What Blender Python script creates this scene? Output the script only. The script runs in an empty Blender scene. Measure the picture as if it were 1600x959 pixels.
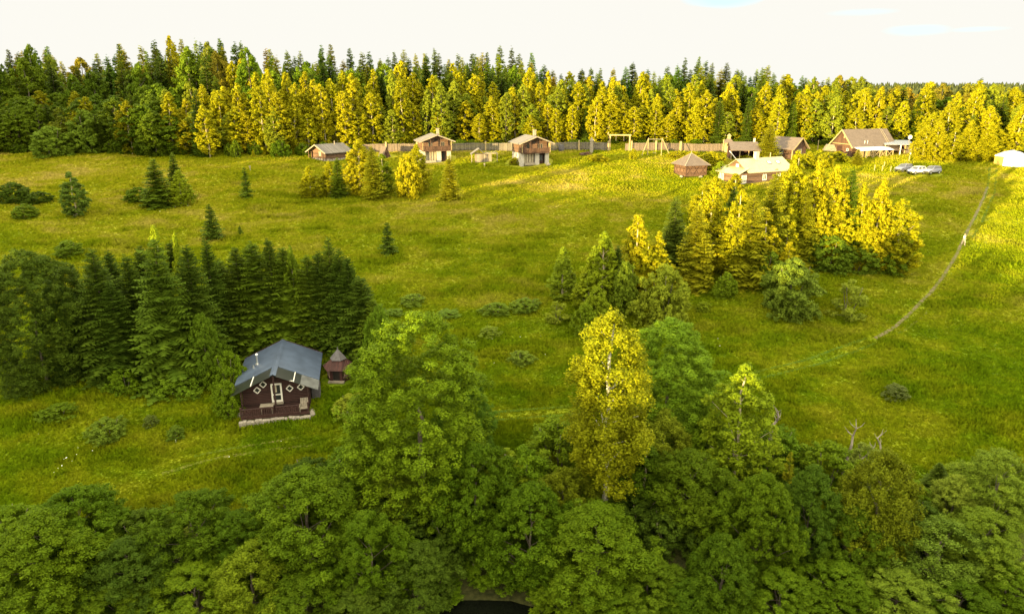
import bpy, bmesh, math, random
import numpy as np
from mathutils import Vector

# ------------------------------------------------------------------ camera
scn = bpy.context.scene
COL = scn.collection
R = math.radians
F, PITCH, ZC = 1080.0, R(17.5), 28.0          # focal length in photo pixels (1600 wide), tilt, height
cd = bpy.data.cameras.new("camera"); cam = bpy.data.objects.new("camera", cd); COL.objects.link(cam)
cam.location = (0, 0, ZC); cam.rotation_euler = (R(90) - PITCH, 0, 0)
cd.sensor_width = 36; cd.lens = 36 * F / 1600; cd.clip_start = 0.5; cd.clip_end = 6000
scn.camera = cam

# ------------------------------------------------------------------ light
SUN_EL, SUN_AZ = R(3.0), R(45)                # low evening sun, behind the camera and to its left
TE = math.tan(SUN_EL)
SUN_STRENGTH, SUN_COLOR = 5.0, (1.0, 0.745, 0.32)
SKY_STRENGTH, CLOUD = 0.05, (0.86, 0.79, 0.60); CLOUD_LOW = (.180, .1765, .163)
scn.view_settings.view_transform = 'Standard'; scn.view_settings.look = 'None'
scn.view_settings.exposure = 2.45; scn.view_settings.gamma = 1; scn.view_settings.use_curve_mapping = False
to_sun = Vector((-math.sin(SUN_AZ) * math.cos(SUN_EL), -math.cos(SUN_AZ) * math.cos(SUN_EL), math.sin(SUN_EL)))
ld = bpy.data.lights.new("sun", 'SUN'); ld.energy = SUN_STRENGTH; ld.angle = R(0.5); ld.color = SUN_COLOR
sun = bpy.data.objects.new("sun", ld); COL.objects.link(sun)
sun.rotation_euler = to_sun.to_track_quat('Z', 'Y').to_euler(); sun.location = (-60, -120, 60)

world = bpy.data.worlds.new("World"); scn.world = world; world.use_nodes = True
nt = world.node_tree; N = nt.nodes; L = nt.links
bg = N['Background']
sky = N.new('ShaderNodeTexSky'); sky.sky_type = 'NISHITA'; sky.sun_disc = False
sky.sun_elevation = SUN_EL; sky.sun_rotation = math.pi + SUN_AZ
sky.air_density = 1.0; sky.dust_density = 1.0; sky.ozone_density = 1.0
tc = N.new('ShaderNodeTexCoord')
def math_node(nt, op, a, b=None, clamp=False):
    m = nt.nodes.new('ShaderNodeMath'); m.operation = op; m.use_clamp = clamp
    for i, v in enumerate((a, b)):
        if v is None: continue
        if isinstance(v, (int, float)): m.inputs[i].default_value = v
        else: nt.links.new(v, m.inputs[i])
    return m.outputs[0]
# bright thin cloud over most of the sky; a few long gaps of pale blue, placed by compass direction and height
sepd = N.new('ShaderNodeSeparateXYZ'); L.new(tc.outputs['Generated'], sepd.inputs[0])
mp = N.new('ShaderNodeMapping'); mp.inputs['Scale'].default_value = (14, 14, 60); L.new(tc.outputs['Generated'], mp.inputs['Vector'])
cn = N.new('ShaderNodeTexNoise'); cn.inputs['Scale'].default_value = 1.0; cn.inputs['Detail'].default_value = 4; L.new(mp.outputs[0], cn.inputs['Vector'])
wob = math_node(nt, 'MULTIPLY', math_node(nt, 'SUBTRACT', cn.outputs['Fac'], .5), 1.6)
gap = None
for gx_, gz_, wx_, wz_, k_ in ((.268, .112, .048, .013, 1.0), (.478, .0655, .030, .0060, 1.0), (.530, .0645, .024, .0030, .8), (.425, .088, .034, .0040, .45), (-.35, .30, .30, .05, .9), (.55, .36, .26, .05, .9), (.1, -.1, .1, .01, 0)):
    ex = math_node(nt, 'POWER', math_node(nt, 'DIVIDE', math_node(nt, 'SUBTRACT', sepd.outputs['X'], gx_), wx_), 2.0)
    ez = math_node(nt, 'POWER', math_node(nt, 'DIVIDE', math_node(nt, 'SUBTRACT', sepd.outputs['Z'], gz_), wz_), 2.0)
    g_ = math_node(nt, 'SUBTRACT', math_node(nt, 'SUBTRACT', 1.3, math_node(nt, 'ADD', ex, ez)), wob, True)
    g_ = math_node(nt, 'MULTIPLY', math_node(nt, 'MULTIPLY', g_, k_), math_node(nt, 'GREATER_THAN', sepd.outputs['Y'], 0.0))
    gap = g_ if gap is None else math_node(nt, 'MAXIMUM', gap, g_)
cover = math_node(nt, 'SUBTRACT', 1.0, math_node(nt, 'MULTIPLY', gap, .9))
sc = N.new('ShaderNodeMix'); sc.data_type = 'RGBA'; sc.blend_type = 'MIX'
# clear sky below, a thin bright veil of cloud over it
vm = N.new('ShaderNodeVectorMath'); vm.operation = 'SCALE'; vm.inputs['Scale'].default_value = SKY_STRENGTH
L.new(sky.outputs[0], vm.inputs[0])
L.new(cover, sc.inputs['Factor'])
# the veil is thin and dimmer low down on the side away from the sun, bright overhead and towards the sun
def smooth(v, a, b):
    m = N.new('ShaderNodeMapRange'); m.interpolation_type = 'SMOOTHSTEP'; m.inputs['From Min'].default_value = a; m.inputs['From Max'].default_value = b
    L.new(v, m.inputs['Value']); return m.outputs[0]
br = math_node(nt, 'MAXIMUM', smooth(sepd.outputs['Z'], .13, .42), smooth(math_node(nt, 'MULTIPLY', sepd.outputs['Y'], -1.0), -.45, .3))
cl = N.new('ShaderNodeMix'); cl.data_type = 'RGBA'; cl.inputs['A'].default_value = (*CLOUD_LOW, 1); cl.inputs['B'].default_value = (*CLOUD, 1)
L.new(br, cl.inputs['Factor']); L.new(cl.outputs['Result'], sc.inputs['B'])
ad = N.new('ShaderNodeVectorMath'); ad.operation = 'ADD'; ad.inputs[1].default_value = (.015, .068, .145); L.new(vm.outputs[0], ad.inputs[0]); L.new(ad.outputs[0], sc.inputs['A'])
L.new(sc.outputs['Result'], bg.inputs['Color']); bg.inputs['Strength'].default_value = 1.0

cy = scn.cycles
cy.max_bounces = 5; cy.diffuse_bounces = 3; cy.glossy_bounces = 2; cy.transmission_bounces = 3
cy.transparent_max_bounces = 4; cy.sample_clamp_indirect = 4
cy.use_denoising = True; cy.denoiser = 'OPENIMAGEDENOISE'; cy.denoising_input_passes = 'RGB_ALBEDO_NORMAL'; cy.denoising_prefilter = 'ACCURATE'

# ------------------------------------------------------------------ helpers
def tag(o, label=None, cat=None, group=None, kind=None):
    if label: o['label'] = label
    if cat: o['category'] = cat
    if group: o['group'] = group
    if kind: o['kind'] = kind
    return o
def empty(name, loc, rz=0.0, scale=None):
    o = bpy.data.objects.new(name, None); COL.objects.link(o)
    o.location = loc; o.rotation_euler = (0, 0, rz); o.empty_display_size = 0.3
    if scale: o.scale = scale
    return o
def obj(name, me, parent=None, mat=None, loc=None, color=None):
    o = bpy.data.objects.new(name, me); COL.objects.link(o)
    if mat and not me.materials: me.materials.append(mat)
    if parent: o.parent = parent
    if loc: o.location = loc
    if color: o.color = (*color, 1)
    return o
def np_mesh(name, verts, faces, var=None, smooth=False):
    """verts (n,3), faces (m,k) all of one size; var is a per-face float attribute."""
    me = bpy.data.meshes.new(name)
    verts = np.asarray(verts, np.float32); faces = np.asarray(faces, np.int32)
    m, k = faces.shape
    me.vertices.add(len(verts)); me.vertices.foreach_set('co', verts.ravel())
    me.loops.add(m * k); me.loops.foreach_set('vertex_index', faces.ravel())
    me.polygons.add(m); me.polygons.foreach_set('loop_start', np.arange(0, m * k, k, dtype=np.int32))
    if var is not None:
        a = me.attributes.new('var', 'FLOAT', 'FACE'); a.data.foreach_set('value', np.asarray(var, np.float32))
    if smooth: me.polygons.foreach_set('use_smooth', np.ones(m, bool))
    me.update(calc_edges=True)
    return me
class MB:
    """collects boxes, beams, tubes and polygons and links them as ONE mesh object"""
    def __init__(s): s.v = []; s.f = []
    def add(s, vs, fs):
        o = len(s.v); s.v += [tuple(v) for v in vs]; s.f += [tuple(i + o for i in f) for f in fs]; return s
    def box(s, cx, cy_, cz, sx, sy, sz, rz=0.0):
        c, n = math.cos(rz), math.sin(rz); vs = []
        for dz in (-.5, .5):
            for dx, dy in ((-.5, -.5), (.5, -.5), (.5, .5), (-.5, .5)):
                x, y = dx * sx, dy * sy
                vs.append((cx + x * c - y * n, cy_ + x * n + y * c, cz + dz * sz))
        return s.add(vs, [(3, 2, 1, 0), (4, 5, 6, 7), (0, 1, 5, 4), (1, 2, 6, 5), (2, 3, 7, 6), (3, 0, 4, 7)])
    def beam(s, p, q, w, h=None):
        h = h or w; p, q = Vector(p), Vector(q); d = (q - p).normalized()
        up = Vector((0, 0, 1)) if abs(d.z) < .95 else Vector((1, 0, 0))
        a = d.cross(up).normalized(); b = a.cross(d).normalized(); vs = []
        for e in (p, q):
            for i, j in ((-.5, -.5), (.5, -.5), (.5, .5), (-.5, .5)): vs.append(e + a * (i * w) + b * (j * h))
        return s.add(vs, [(3, 2, 1, 0), (4, 5, 6, 7), (0, 1, 5, 4), (1, 2, 6, 5), (2, 3, 7, 6), (3, 0, 4, 7)])
    def tube(s, pts, rad, n=6, cap=True):
        pts = [Vector(p) for p in pts]; o = len(s.v)
        for i, p in enumerate(pts):
            d = (pts[min(i + 1, len(pts) - 1)] - pts[max(i - 1, 0)]).normalized()
            up = Vector((0, 0, 1)) if abs(d.z) < .9 else Vector((1, 0, 0))
            a = d.cross(up).normalized(); b = d.cross(a)
            r = rad[i] if isinstance(rad, (list, tuple)) else rad
            for k in range(n):
                t = 2 * math.pi * k / n; s.v.append(tuple(p + a * (r * math.cos(t)) + b * (r * math.sin(t))))
        for i in range(len(pts) - 1):
            for k in range(n):
                k2 = (k + 1) % n; s.f.append((o + i * n + k, o + i * n + k2, o + (i + 1) * n + k2, o + (i + 1) * n + k))
        if cap: s.f.append(tuple(o + (len(pts) - 1) * n + k for k in range(n))); s.f.append(tuple(o + k for k in reversed(range(n))))
        return s
    def slab(s, quad, th):
        """a flat plate: the top quad (counter-clockwise from above) with thickness below it"""
        q = [Vector(p) for p in quad]; nrm = (q[1] - q[0]).cross(q[2] - q[0]).normalized()
        k = len(q); vs = q + [p - nrm * th for p in q]
        fs = [tuple(range(k)), tuple(range(2 * k - 1, k - 1, -1))] + [(i, i + k, (i + 1) % k + k, (i + 1) % k) for i in range(k)]
        return s.add(vs, fs)
    def prism(s, poly, y0, y1):
        """polygon in x,z extruded along y"""
        k = len(poly); vs = [(x, y0, z) for x, z in poly] + [(x, y1, z) for x, z in poly]
        return s.add(vs, [tuple(range(k)), tuple(range(2 * k - 1, k - 1, -1))] + [(i, i + k, (i + 1) % k + k, (i + 1) % k) for i in range(k)])
    def mesh(s, name, smooth=False, bevel=0):
        me = bpy.data.meshes.new(name); me.from_pydata(s.v, [], s.f)
        bm = bmesh.new(); bm.from_mesh(me); bmesh.ops.recalc_face_normals(bm, faces=bm.faces)
        if bevel: bmesh.ops.bevel(bm, geom=list(bm.edges), offset=bevel, segments=1, affect='EDGES', clamp_overlap=True)
        bm.to_mesh(me); bm.free()
        if smooth:
            for p in me.polygons: p.use_smooth = True
        return me
    def build(s, name, mat, parent=None, smooth=False, bevel=0, **kw):
        return obj(name, s.mesh(name, smooth, bevel), parent, mat, **kw)

# ------------------------------------------------------------------ the lie of the land
def _profile():
    ys = np.arange(-400, 3200, 1.0)
    z = np.interp(ys, [-400, -60, -10, 26, 37.5, 41, 46, 52, 57, 70, 100, 140, 175, 200, 260, 330, 420, 700, 3200],
                      [10, -2, -3.5, -5.6, -5.6, -3.6, -2.2, -0.9, 0, 1.3, 5, 10, 14, 15.4, 19, 22, 21, 4, 4])
    g = np.exp(-np.arange(-12, 13) ** 2 / (2 * 2.6 ** 2)); g /= g.sum()
    return ys, np.convolve(np.pad(z, 12, mode='edge'), g, 'valid')
_PY, _PZ = _profile()
LANE = ([-420, -203, -189, -178, -170, -157, -137, -125, -115, -104, -85, -72, -60, -50, -44, -38, -33, -27, -21, 0, 200, 420],
        [40, 36, 27, 24, 19.5, 17.5, 18.2, 17.8, 15.2, 14, 15, 15, 14, 12.3, 12, 12.5, 12.0, 11.3, 10.6, 10, 10, 10])  # shade edge heights per sun lane; the unseen crest is shaped from them
T0 = 125.0
def lane(x, y):
    return x * math.cos(SUN_AZ) - y * math.sin(SUN_AZ), x * math.sin(SUN_AZ) + y * math.cos(SUN_AZ)
def terr(x, y):
    x = np.asarray(x, float); y = np.asarray(y, float)
    # the river bank bows towards the camera except at one small bay
    off = 4.5 * (1 - np.exp(-((x + 2.0) / 5.5) ** 4)) * np.clip((52 - y) / 12, 0, 1) * np.clip((y - 4) / 20, 0, 1)
    z = np.interp(y + off, _PY, _PZ)
    # hummocks
    w = np.clip((y - 44) / 12, 0, 1)
    h = (0.35 * np.sin(x * .071 + 1.3 * np.sin(y * .043)) * np.sin(y * .083 + .8)
         + 0.16 * np.sin(x * .21 + y * .13 + 1) * np.sin(y * .27 - x * .09)
         + 0.06 * np.sin(x * .63 - y * .41) * np.sin(y * .77 + x * .2))
    z = z + h * w
    # right-hand end of the wooded ridge drops away, a blue wood stands far behind
    z = z - np.clip((x - 120) / 90, 0, 1.6) * np.clip((y - 190) / 60, 0, 1) * 9
    z = z + 34 * np.exp(-((y - 1500) / 260) ** 2) * np.clip((x - 300) / 400, 0, 1)
    # unseen hill behind the camera, shaped so its wood throws shade over the valley
    s, t = lane(x, y)
    k = np.interp(s, *LANE) + T0 * TE - 7.5
    z = z + np.maximum(k - z, 0) * np.exp(-((t + T0) / 38) ** 2)
    return z
def terr1(x, y): return float(terr(x, y))
CP, SP = math.cos(PITCH), math.sin(PITCH)
def ray(u, v):
    a, b = (u - 800) / F, (479.5 - v) / F
    return a, CP + b * SP, -SP + b * CP
def ground(u, v):
    """the point of the land that the photo shows at this place"""
    rx, ry, rz = ray(u, v)
    k = np.arange(25, 420, .1); h = ZC + rz * k - terr(rx * k, ry * k)
    i = int(np.argmax(h < 0)); kk = k[i]
    return rx * kk, ry * kk, terr1(rx * kk, ry * kk)
def at_depth(u, v, y):
    rx, ry, rz = ray(u, v); k = y / ry
    return rx * k, y, ZC + rz * k
def px_per_m(y, z): return F / (y * CP + (ZC - z) * SP)
# ------------------------------------------------------------------ materials
def new_mat(name):
    m = bpy.data.materials.new(name); m.use_nodes = True
    nt = m.node_tree; nt.nodes.remove(nt.nodes['Principled BSDF']) ; return m, nt
def noise(nt, vec, scale, detail=3, rough=.55):
    n = nt.nodes.new('ShaderNodeTexNoise'); n.inputs['Scale'].default_value = scale
    n.inputs['Detail'].default_value = detail; n.inputs['Roughness'].default_value = rough
    if vec is not None: nt.links.new(vec, n.inputs['Vector'])
    return n.outputs['Fac']
def ramp(nt, fac, stops):
    r = nt.nodes.new('ShaderNodeValToRGB'); e = r.color_ramp.elements
    while len(e) < len(stops): e.new(0.5)
    for el, (p, c) in zip(e, stops): el.position = p; el.color = (*c, 1) if len(c) == 3 else c
    nt.links.new(fac, r.inputs[0]); return r.outputs[0]
def mix(nt, fac, a, b, mode='MIX'):
    m = nt.nodes.new('ShaderNodeMix'); m.data_type = 'RGBA'; m.blend_type = mode
    for s, v in (('Factor', fac), ('A', a), ('B', b)):
        if isinstance(v, (int, float)): m.inputs[s].default_value = v
        elif isinstance(v, tuple): m.inputs[s].default_value = (*v, 1)
        else: nt.links.new(v, m.inputs[s])
    return m.outputs['Result']
def principled(nt, col, rough=.7, spec=.3, metal=0.0, bump=None, bump_d=.02):
    p = nt.nodes.new('ShaderNodeBsdfPrincipled')
    if isinstance(col, tuple): p.inputs['Base Color'].default_value = (*col, 1)
    else: nt.links.new(col, p.inputs['Base Color'])
    p.inputs['Roughness'].default_value = rough; p.inputs['Specular IOR Level'].default_value = spec
    p.inputs['Metallic'].default_value = metal
    if bump is not None:
        b = nt.nodes.new('ShaderNodeBump'); b.inputs['Strength'].default_value = .7; b.inputs['Distance'].default_value = bump_d
        nt.links.new(bump, b.inputs['Height']); nt.links.new(b.outputs[0], p.inputs['Normal'])
    return p.outputs[0]
def out(nt, sh): nt.links.new(sh, nt.nodes['Material Output'].inputs['Surface'])
def coord(nt, which='Object'): return nt.nodes.new('ShaderNodeTexCoord').outputs[which]
def plain(name, col, rough=.6, spec=.3, metal=0.0, vary=.25, scale=3.0, bump=0):
    m, nt = new_mat(name); c = coord(nt); n = noise(nt, c, scale, 5)
    dark = tuple(a * (1 - vary) for a in col); light = tuple(min(1, a * (1 + vary)) for a in col)
    out(nt, principled(nt, ramp(nt, n, [(.3, dark), (.7, light)]), rough, spec, metal, n if bump else None, bump)); return m
def wood(name, col, period=.22, axis='Z', vary=.35, rough=.75, gap=.5):
    """timber laid in courses: board joints along one axis, grain and weathering"""
    m, nt = new_mat(name); c = coord(nt)
    sp = nt.nodes.new('ShaderNodeSeparateXYZ'); nt.links.new(c, sp.inputs[0])
    t = math_node(nt, 'MULTIPLY', sp.outputs[axis], 1 / period)
    fr = math_node(nt, 'FRACT', t); fl = math_node(nt, 'FLOOR', t)
    d = math_node(nt, 'ABSOLUTE', math_node(nt, 'SUBTRACT', fr, .5))           # 0 middle .. .5 joint
    prof = math_node(nt, 'SUBTRACT', 1.0, math_node(nt, 'POWER', math_node(nt, 'MULTIPLY', d, 2.0), 3.0))
    wn = nt.nodes.new('ShaderNodeTexWhiteNoise'); wn.noise_dimensions = '1D'; nt.links.new(fl, wn.inputs['W'])
    n = noise(nt, c, 2.5, 6); g = math_node(nt, 'ADD', math_node(nt, 'MULTIPLY', n, .6), math_node(nt, 'MULTIPLY', wn.outputs['Value'], .4))
    dark = tuple(a * (1 - vary) for a in col); light = tuple(min(1, a * (1 + vary)) for a in col)
    base = ramp(nt, g, [(.25, dark), (.75, light)])
    joint = ramp(nt, d, [(.42, (1, 1, 1)), (.5, (gap, gap, gap))])
    out(nt, principled(nt, mix(nt, 1.0, base, joint, 'MULTIPLY'), rough, .25, 0, prof, .05)); return m
def foliage_mat(name, trans=.17, rough=.6):
    """leaf colour = the object's own species colour, varied leaf by leaf"""
    m, nt = new_mat(name)
    oi = nt.nodes.new('ShaderNodeObjectInfo'); at = nt.nodes.new('ShaderNodeAttribute'); at.attribute_name = 'var'
    hs = nt.nodes.new('ShaderNodeHueSaturation')
    nt.links.new(oi.outputs['Color'], hs.inputs['Color'])
    v = math_node(nt, 'ADD', math_node(nt, 'MULTIPLY', at.outputs['Fac'], .75), math_node(nt, 'MULTIPLY', oi.outputs['Random'], .25))
    nt.links.new(math_node(nt, 'ADD', math_node(nt, 'MULTIPLY', v, .9), .55), hs.inputs['Value'])
    h = math_node(nt, 'ADD', math_node(nt, 'MULTIPLY', at.outputs['Fac'], -.02), .51)
    h = math_node(nt, 'ADD', h, math_node(nt, 'MULTIPLY', math_node(nt, 'SUBTRACT', oi.outputs['Random'], .5), -.016))
    nt.links.new(h, hs.inputs['Hue'])
    p = principled(nt, hs.outputs[0], rough, .03)
    t = nt.nodes.new('ShaderNodeBsdfTranslucent'); nt.links.new(hs.outputs[0], t.inputs['Color'])
    mx = nt.nodes.new('ShaderNodeMixShader'); mx.inputs[0].default_value = trans
    nt.links.new(p, mx.inputs[1]); nt.links.new(t.outputs[0], mx.inputs[2]); out(nt, mx.outputs[0]); return m
def bark_mat(name, col, spots=None):
    m, nt = new_mat(name); c = coord(nt)
    mpn = nt.nodes.new('ShaderNodeMapping'); mpn.inputs['Scale'].default_value = (3, 3, 1.2 if spots is None else 6); nt.links.new(c, mpn.inputs[0])
    n = noise(nt, mpn.outputs[0], 2, 5)
    base = ramp(nt, n, [(.3, tuple(a * .6 for a in col)), (.7, tuple(min(1, a * 1.2) for a in col))])
    if spots is not None: base = ramp(nt, n, [(.36, spots), (.44, col), (.8, tuple(min(1, a * 1.15) for a in col))])
    out(nt, principled(nt, base, .85, .2, 0, n, .02)); return m
LEAF = foliage_mat("leaf")
NEEDLE = foliage_mat("needle", .12, .7)
BARK = bark_mat("grey_brown_bark", (.095, .08, .055))
DARKBARK = bark_mat("dark_spruce_bark", (.07, .055, .04))
BIRCHBARK = bark_mat("white_birch_bark", (.58, .55, .48), (.05, .045, .04))
PALEBARK = bark_mat("pale_bark", (.36, .31, .2))
DEADWOOD = bark_mat("dead_wood", (.19, .165, .13))

def meadow_colour(nt):
    """colours of the meadow: lush low ground, tan seed heads on the slope, by place in the world"""
    g = nt.nodes.new('ShaderNodeNewGeometry').outputs['Position']
    sp = nt.nodes.new('ShaderNodeSeparateXYZ'); nt.links.new(g, sp.inputs[0])
    mpn = nt.nodes.new('ShaderNodeMapping'); mpn.inputs['Scale'].default_value = (1, 1.25, .3); nt.links.new(g, mpn.inputs[0])
    P = mpn.outputs[0]
    n1 = noise(nt, P, .045, 5, .6); n2 = noise(nt, P, .22, 5, .6); n3 = noise(nt, P, 1.3, 3)
    dry = math_node(nt, 'DIVIDE', math_node(nt, 'SUBTRACT', sp.outputs['Y'], 62), 75, True)
    f = math_node(nt, 'ADD', math_node(nt, 'MULTIPLY', n1, .55), math_node(nt, 'MULTIPLY', n2, .45))
    lush = ramp(nt, f, [(.36, GR[0]), (.47, GR[1]), (.54, GR[2]), (.64, GR[3])])
    arid = ramp(nt, f, [(.36, GR[4]), (.46, GR[5]), (.53, GR[6]), (.62, GR[7])])
    c = mix(nt, dry, lush, arid)
    v = ramp(nt, n3, [(.25, (.72, .72, .72)), (.75, (1.25, 1.25, 1.25))])
    return mix(nt, 1.0, c, v, 'MULTIPLY')
GR = [(.062, .118, .002), (.102, .154, .003), (.146, .180, .004), (.190, .200, .008),
      (.118, .144, .003), (.168, .182, .005), (.212, .204, .010), (.275, .226, .045)]
def grass_mat():
    m, nt = new_mat("meadow_grass"); c = meadow_colour(nt)
    at = nt.nodes.new('ShaderNodeAttribute'); at.attribute_name = 'var'
    v = ramp(nt, at.outputs['Fac'], [(0, (.72, .76, .72)), (.55, (1, 1, 1)), (.9, (1.2, 1.17, 1.2)), (1, (1.6, 1.35, 2.2))])
    c = mix(nt, 1.0, c, v, 'MULTIPLY')
    d = nt.nodes.new('ShaderNodeBsdfDiffuse'); nt.links.new(c, d.inputs['Color'])
    t = nt.nodes.new('ShaderNodeBsdfTranslucent'); nt.links.new(c, t.inputs['Color'])
    mx = nt.nodes.new('ShaderNodeMixShader'); mx.inputs[0].default_value = .3
    nt.links.new(d.outputs[0], mx.inputs[1]); nt.links.new(t.outputs[0], mx.inputs[2]); out(nt, mx.outputs[0]); return m
def ground_mat():
    m, nt = new_mat("meadow_ground"); c = meadow_colour(nt)
    g = nt.nodes.new('ShaderNodeNewGeometry').outputs['Position']; n = noise(nt, g, 3.0, 5)
    c = mix(nt, 1.0, c, (.85, .85, .85), 'MULTIPLY')
    sp = nt.nodes.new('ShaderNodeSeparateXYZ'); nt.links.new(g, sp.inputs[0])
    bank = math_node(nt, 'DIVIDE', math_node(nt, 'SUBTRACT', 46, sp.outputs['Y']), 6, True)         # mud and leaf litter under the riverside trees
    c = mix(nt, bank, c, ramp(nt, n, [(.3, (.018, .022, .006)), (.7, (.05, .05, .014))]))
    wood_ = math_node(nt, 'DIVIDE', math_node(nt, 'SUBTRACT', sp.outputs['Y'], 184), 6, True)        # forest floor
    c = mix(nt, wood_, c, ramp(nt, n, [(.3, (.03, .035, .008)), (.7, (.08, .075, .02))]))
    out(nt, principled(nt, c, .95, .1, 0, n, .15)); return m
GRASS, GROUND = grass_mat(), ground_mat()
def soil_mat():
    m, nt = new_mat("trodden_soil"); g = nt.nodes.new('ShaderNodeNewGeometry').outputs['Position']
    n = noise(nt, g, 1.6, 6)
    out(nt, principled(nt, ramp(nt, n, [(.35, (.055, .07, .005)), (.48, (.085, .076, .03)), (.7, (.12, .096, .055))]), .95, .1, 0, n, .05)); return m
SOIL = soil_mat()
def mown_mat():
    m, nt = new_mat("short_grass"); g = nt.nodes.new('ShaderNodeNewGeometry').outputs['Position']
    n = noise(nt, g, .9, 6)
    out(nt, principled(nt, ramp(nt, n, [(.3, (.024, .052, .002)), (.55, (.045, .075, .002)), (.75, (.075, .096, .005))]), .95, .1, 0, n, .05)); return m
MOWN = mown_mat()
def worn_mat():
    m, nt = new_mat("worn_grass"); g = nt.nodes.new('ShaderNodeNewGeometry').outputs['Position']
    n = noise(nt, g, .8, 6)
    out(nt, principled(nt, ramp(nt, n, [(.35, (.045, .076, .002)), (.5, (.080, .092, .009)), (.68, (.115, .10, .03))]), .95, .1, 0, n, .05)); return m
WORN = worn_mat()
def water_mat():
    m, nt = new_mat("river_water"); g = nt.nodes.new('ShaderNodeNewGeometry').outputs['Position']
    n = noise(nt, g, 1.2, 3)
    p = principled(nt, (.004, .005, .003), .08, .35, 0, n, .01); out(nt, p); return m
WATER = water_mat()
DARKWOOD = wood("dark_stained_boards", (.030, .013, .010), .16)
LOG = wood("log_wall", (0.095, 0.055, 0.034), .30)
BALCONY = wood("balcony_boards", (0.068, 0.036, 0.022), .18, 'X')
SHINGLE = wood("weathered_shingles", (0.118, 0.106, 0.09), .25, 'Y', .3)
BROWNROOF = plain("brown_roof", (0.086, 0.067, 0.054), .75, .2, 0, .15, 1.5)
CREAMROOF = plain("cream_metal_roof", (.235,.215,.118), .45, .4, 0, .08, 1.0)
GREYROOF = plain("grey_metal_roof", (0.062, 0.086, 0.13), .45, .5, .35, .22, .9)
DARKSHEET = plain("dark_porch_sheet", (0.012, 0.015, 0.011), .35, .5, 0, .3, 1.5)
LIGHTSHEET = plain("pale_porch_sheet", (0.1, 0.105, 0.1), .35, .5, .2, .3, 1.5)
WHITE = plain("white_paint", (0.55, 0.53, 0.46), .6, .3, 0, .08, 3)
PLASTER = plain("white_plaster", (0.29, 0.27, 0.235), .85, .2, 0, .12, 2)
PLANK = plain("grey_planks", (0.185, 0.16, 0.12), .8, .2, 0, .25, 4)
TIMBER = plain("yellow_timber", (0.24, 0.185, 0.09), .75, .2, 0, .25, 4)
GREYWOOD = wood("grey_boards", (.15,.125,.095), .2, 'X')
FENCEWOOD = wood("fence_poles", (0.115, 0.088, 0.066), .17, 'X', .4)
FENCEGREY = wood("grey_fence_poles", (.115,.10,.08), .17, 'X', .4)
STONE = plain("field_stone", (0.19, 0.17, 0.135), .9, .2, 0, .35, 5, .08)
METAL = plain("bright_metal", (.6, .6, .58), .3, .5, .9, .05)
GLASS = plain("window_glass", (.02, .022, .022), .08, .6, 0, .2)
CURTAIN = plain("pale_curtain", (0.26, 0.23, 0.16), .7, .3, 0, .2)
DARK = plain("dark_interior", (.012, .01, .008), .8, .2)
RUBBER = plain("rubber", (.015, .015, .015), .7, .3)
CANVAS = plain("white_canvas", (0.52, 0.51, 0.48), .75, .2, 0, .04, 1)
CANVASY = plain("ochre_canvas", (0.3, 0.24, 0.06), .75, .2, 0, .1, 1)
REDWOOD = wood("red_brown_boards", (0.042, 0.016, 0.013), .14, 'X')
CAPROOF = plain("grey_shingle_cap", (0.07, 0.066, 0.068), .75, .2, 0, .25, 5)
LATTICE = plain("pale_lattice", (0.2, 0.135, 0.1), .7, .2)
SNOWROOF = plain("white_awning_sheet", (0.44, 0.45, 0.47), .5, .4, 0, .15, 2.5)
BLUEROOF = plain("grey_blue_roof_sheet", (0.15, 0.17, 0.2), .45, .4, .2, .12, 1.5)

# ------------------------------------------------------------------ ground sheet, river, paths
gx = np.concatenate([np.linspace(-2600, -260, 14), np.linspace(-250, -165, 18), np.arange(-160, 160.1, 1.6), np.linspace(165, 250, 18), np.linspace(260, 2600, 24)])
gy = np.concatenate([np.linspace(-420, -190, 12), np.arange(-185, 20, 6.0), np.arange(20, 270, 1.6), np.arange(272, 440, 8.0), np.linspace(450, 3200, 50)])
GX, GY = np.meshgrid(gx, gy); GZ = terr(GX, GY)
idx = np.arange(GX.size).reshape(GX.shape)
fq = np.stack([idx[:-1, :-1], idx[:-1, 1:], idx[1:, 1:], idx[1:, :-1]], -1).reshape(-1, 4)
gm = np_mesh("ground", np.stack([GX, GY, GZ], -1).reshape(-1, 3), fq, smooth=True)
tag(obj("ground", gm, None, GROUND), kind='structure')
wm = MB().add([(-320, 8, -4.75), (320, 8, -4.75), (320, 42.5, -4.75), (-320, 42.5, -4.75)], [(0, 1, 2, 3)])
tag(wm.build("river", WATER), kind='structure')

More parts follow.
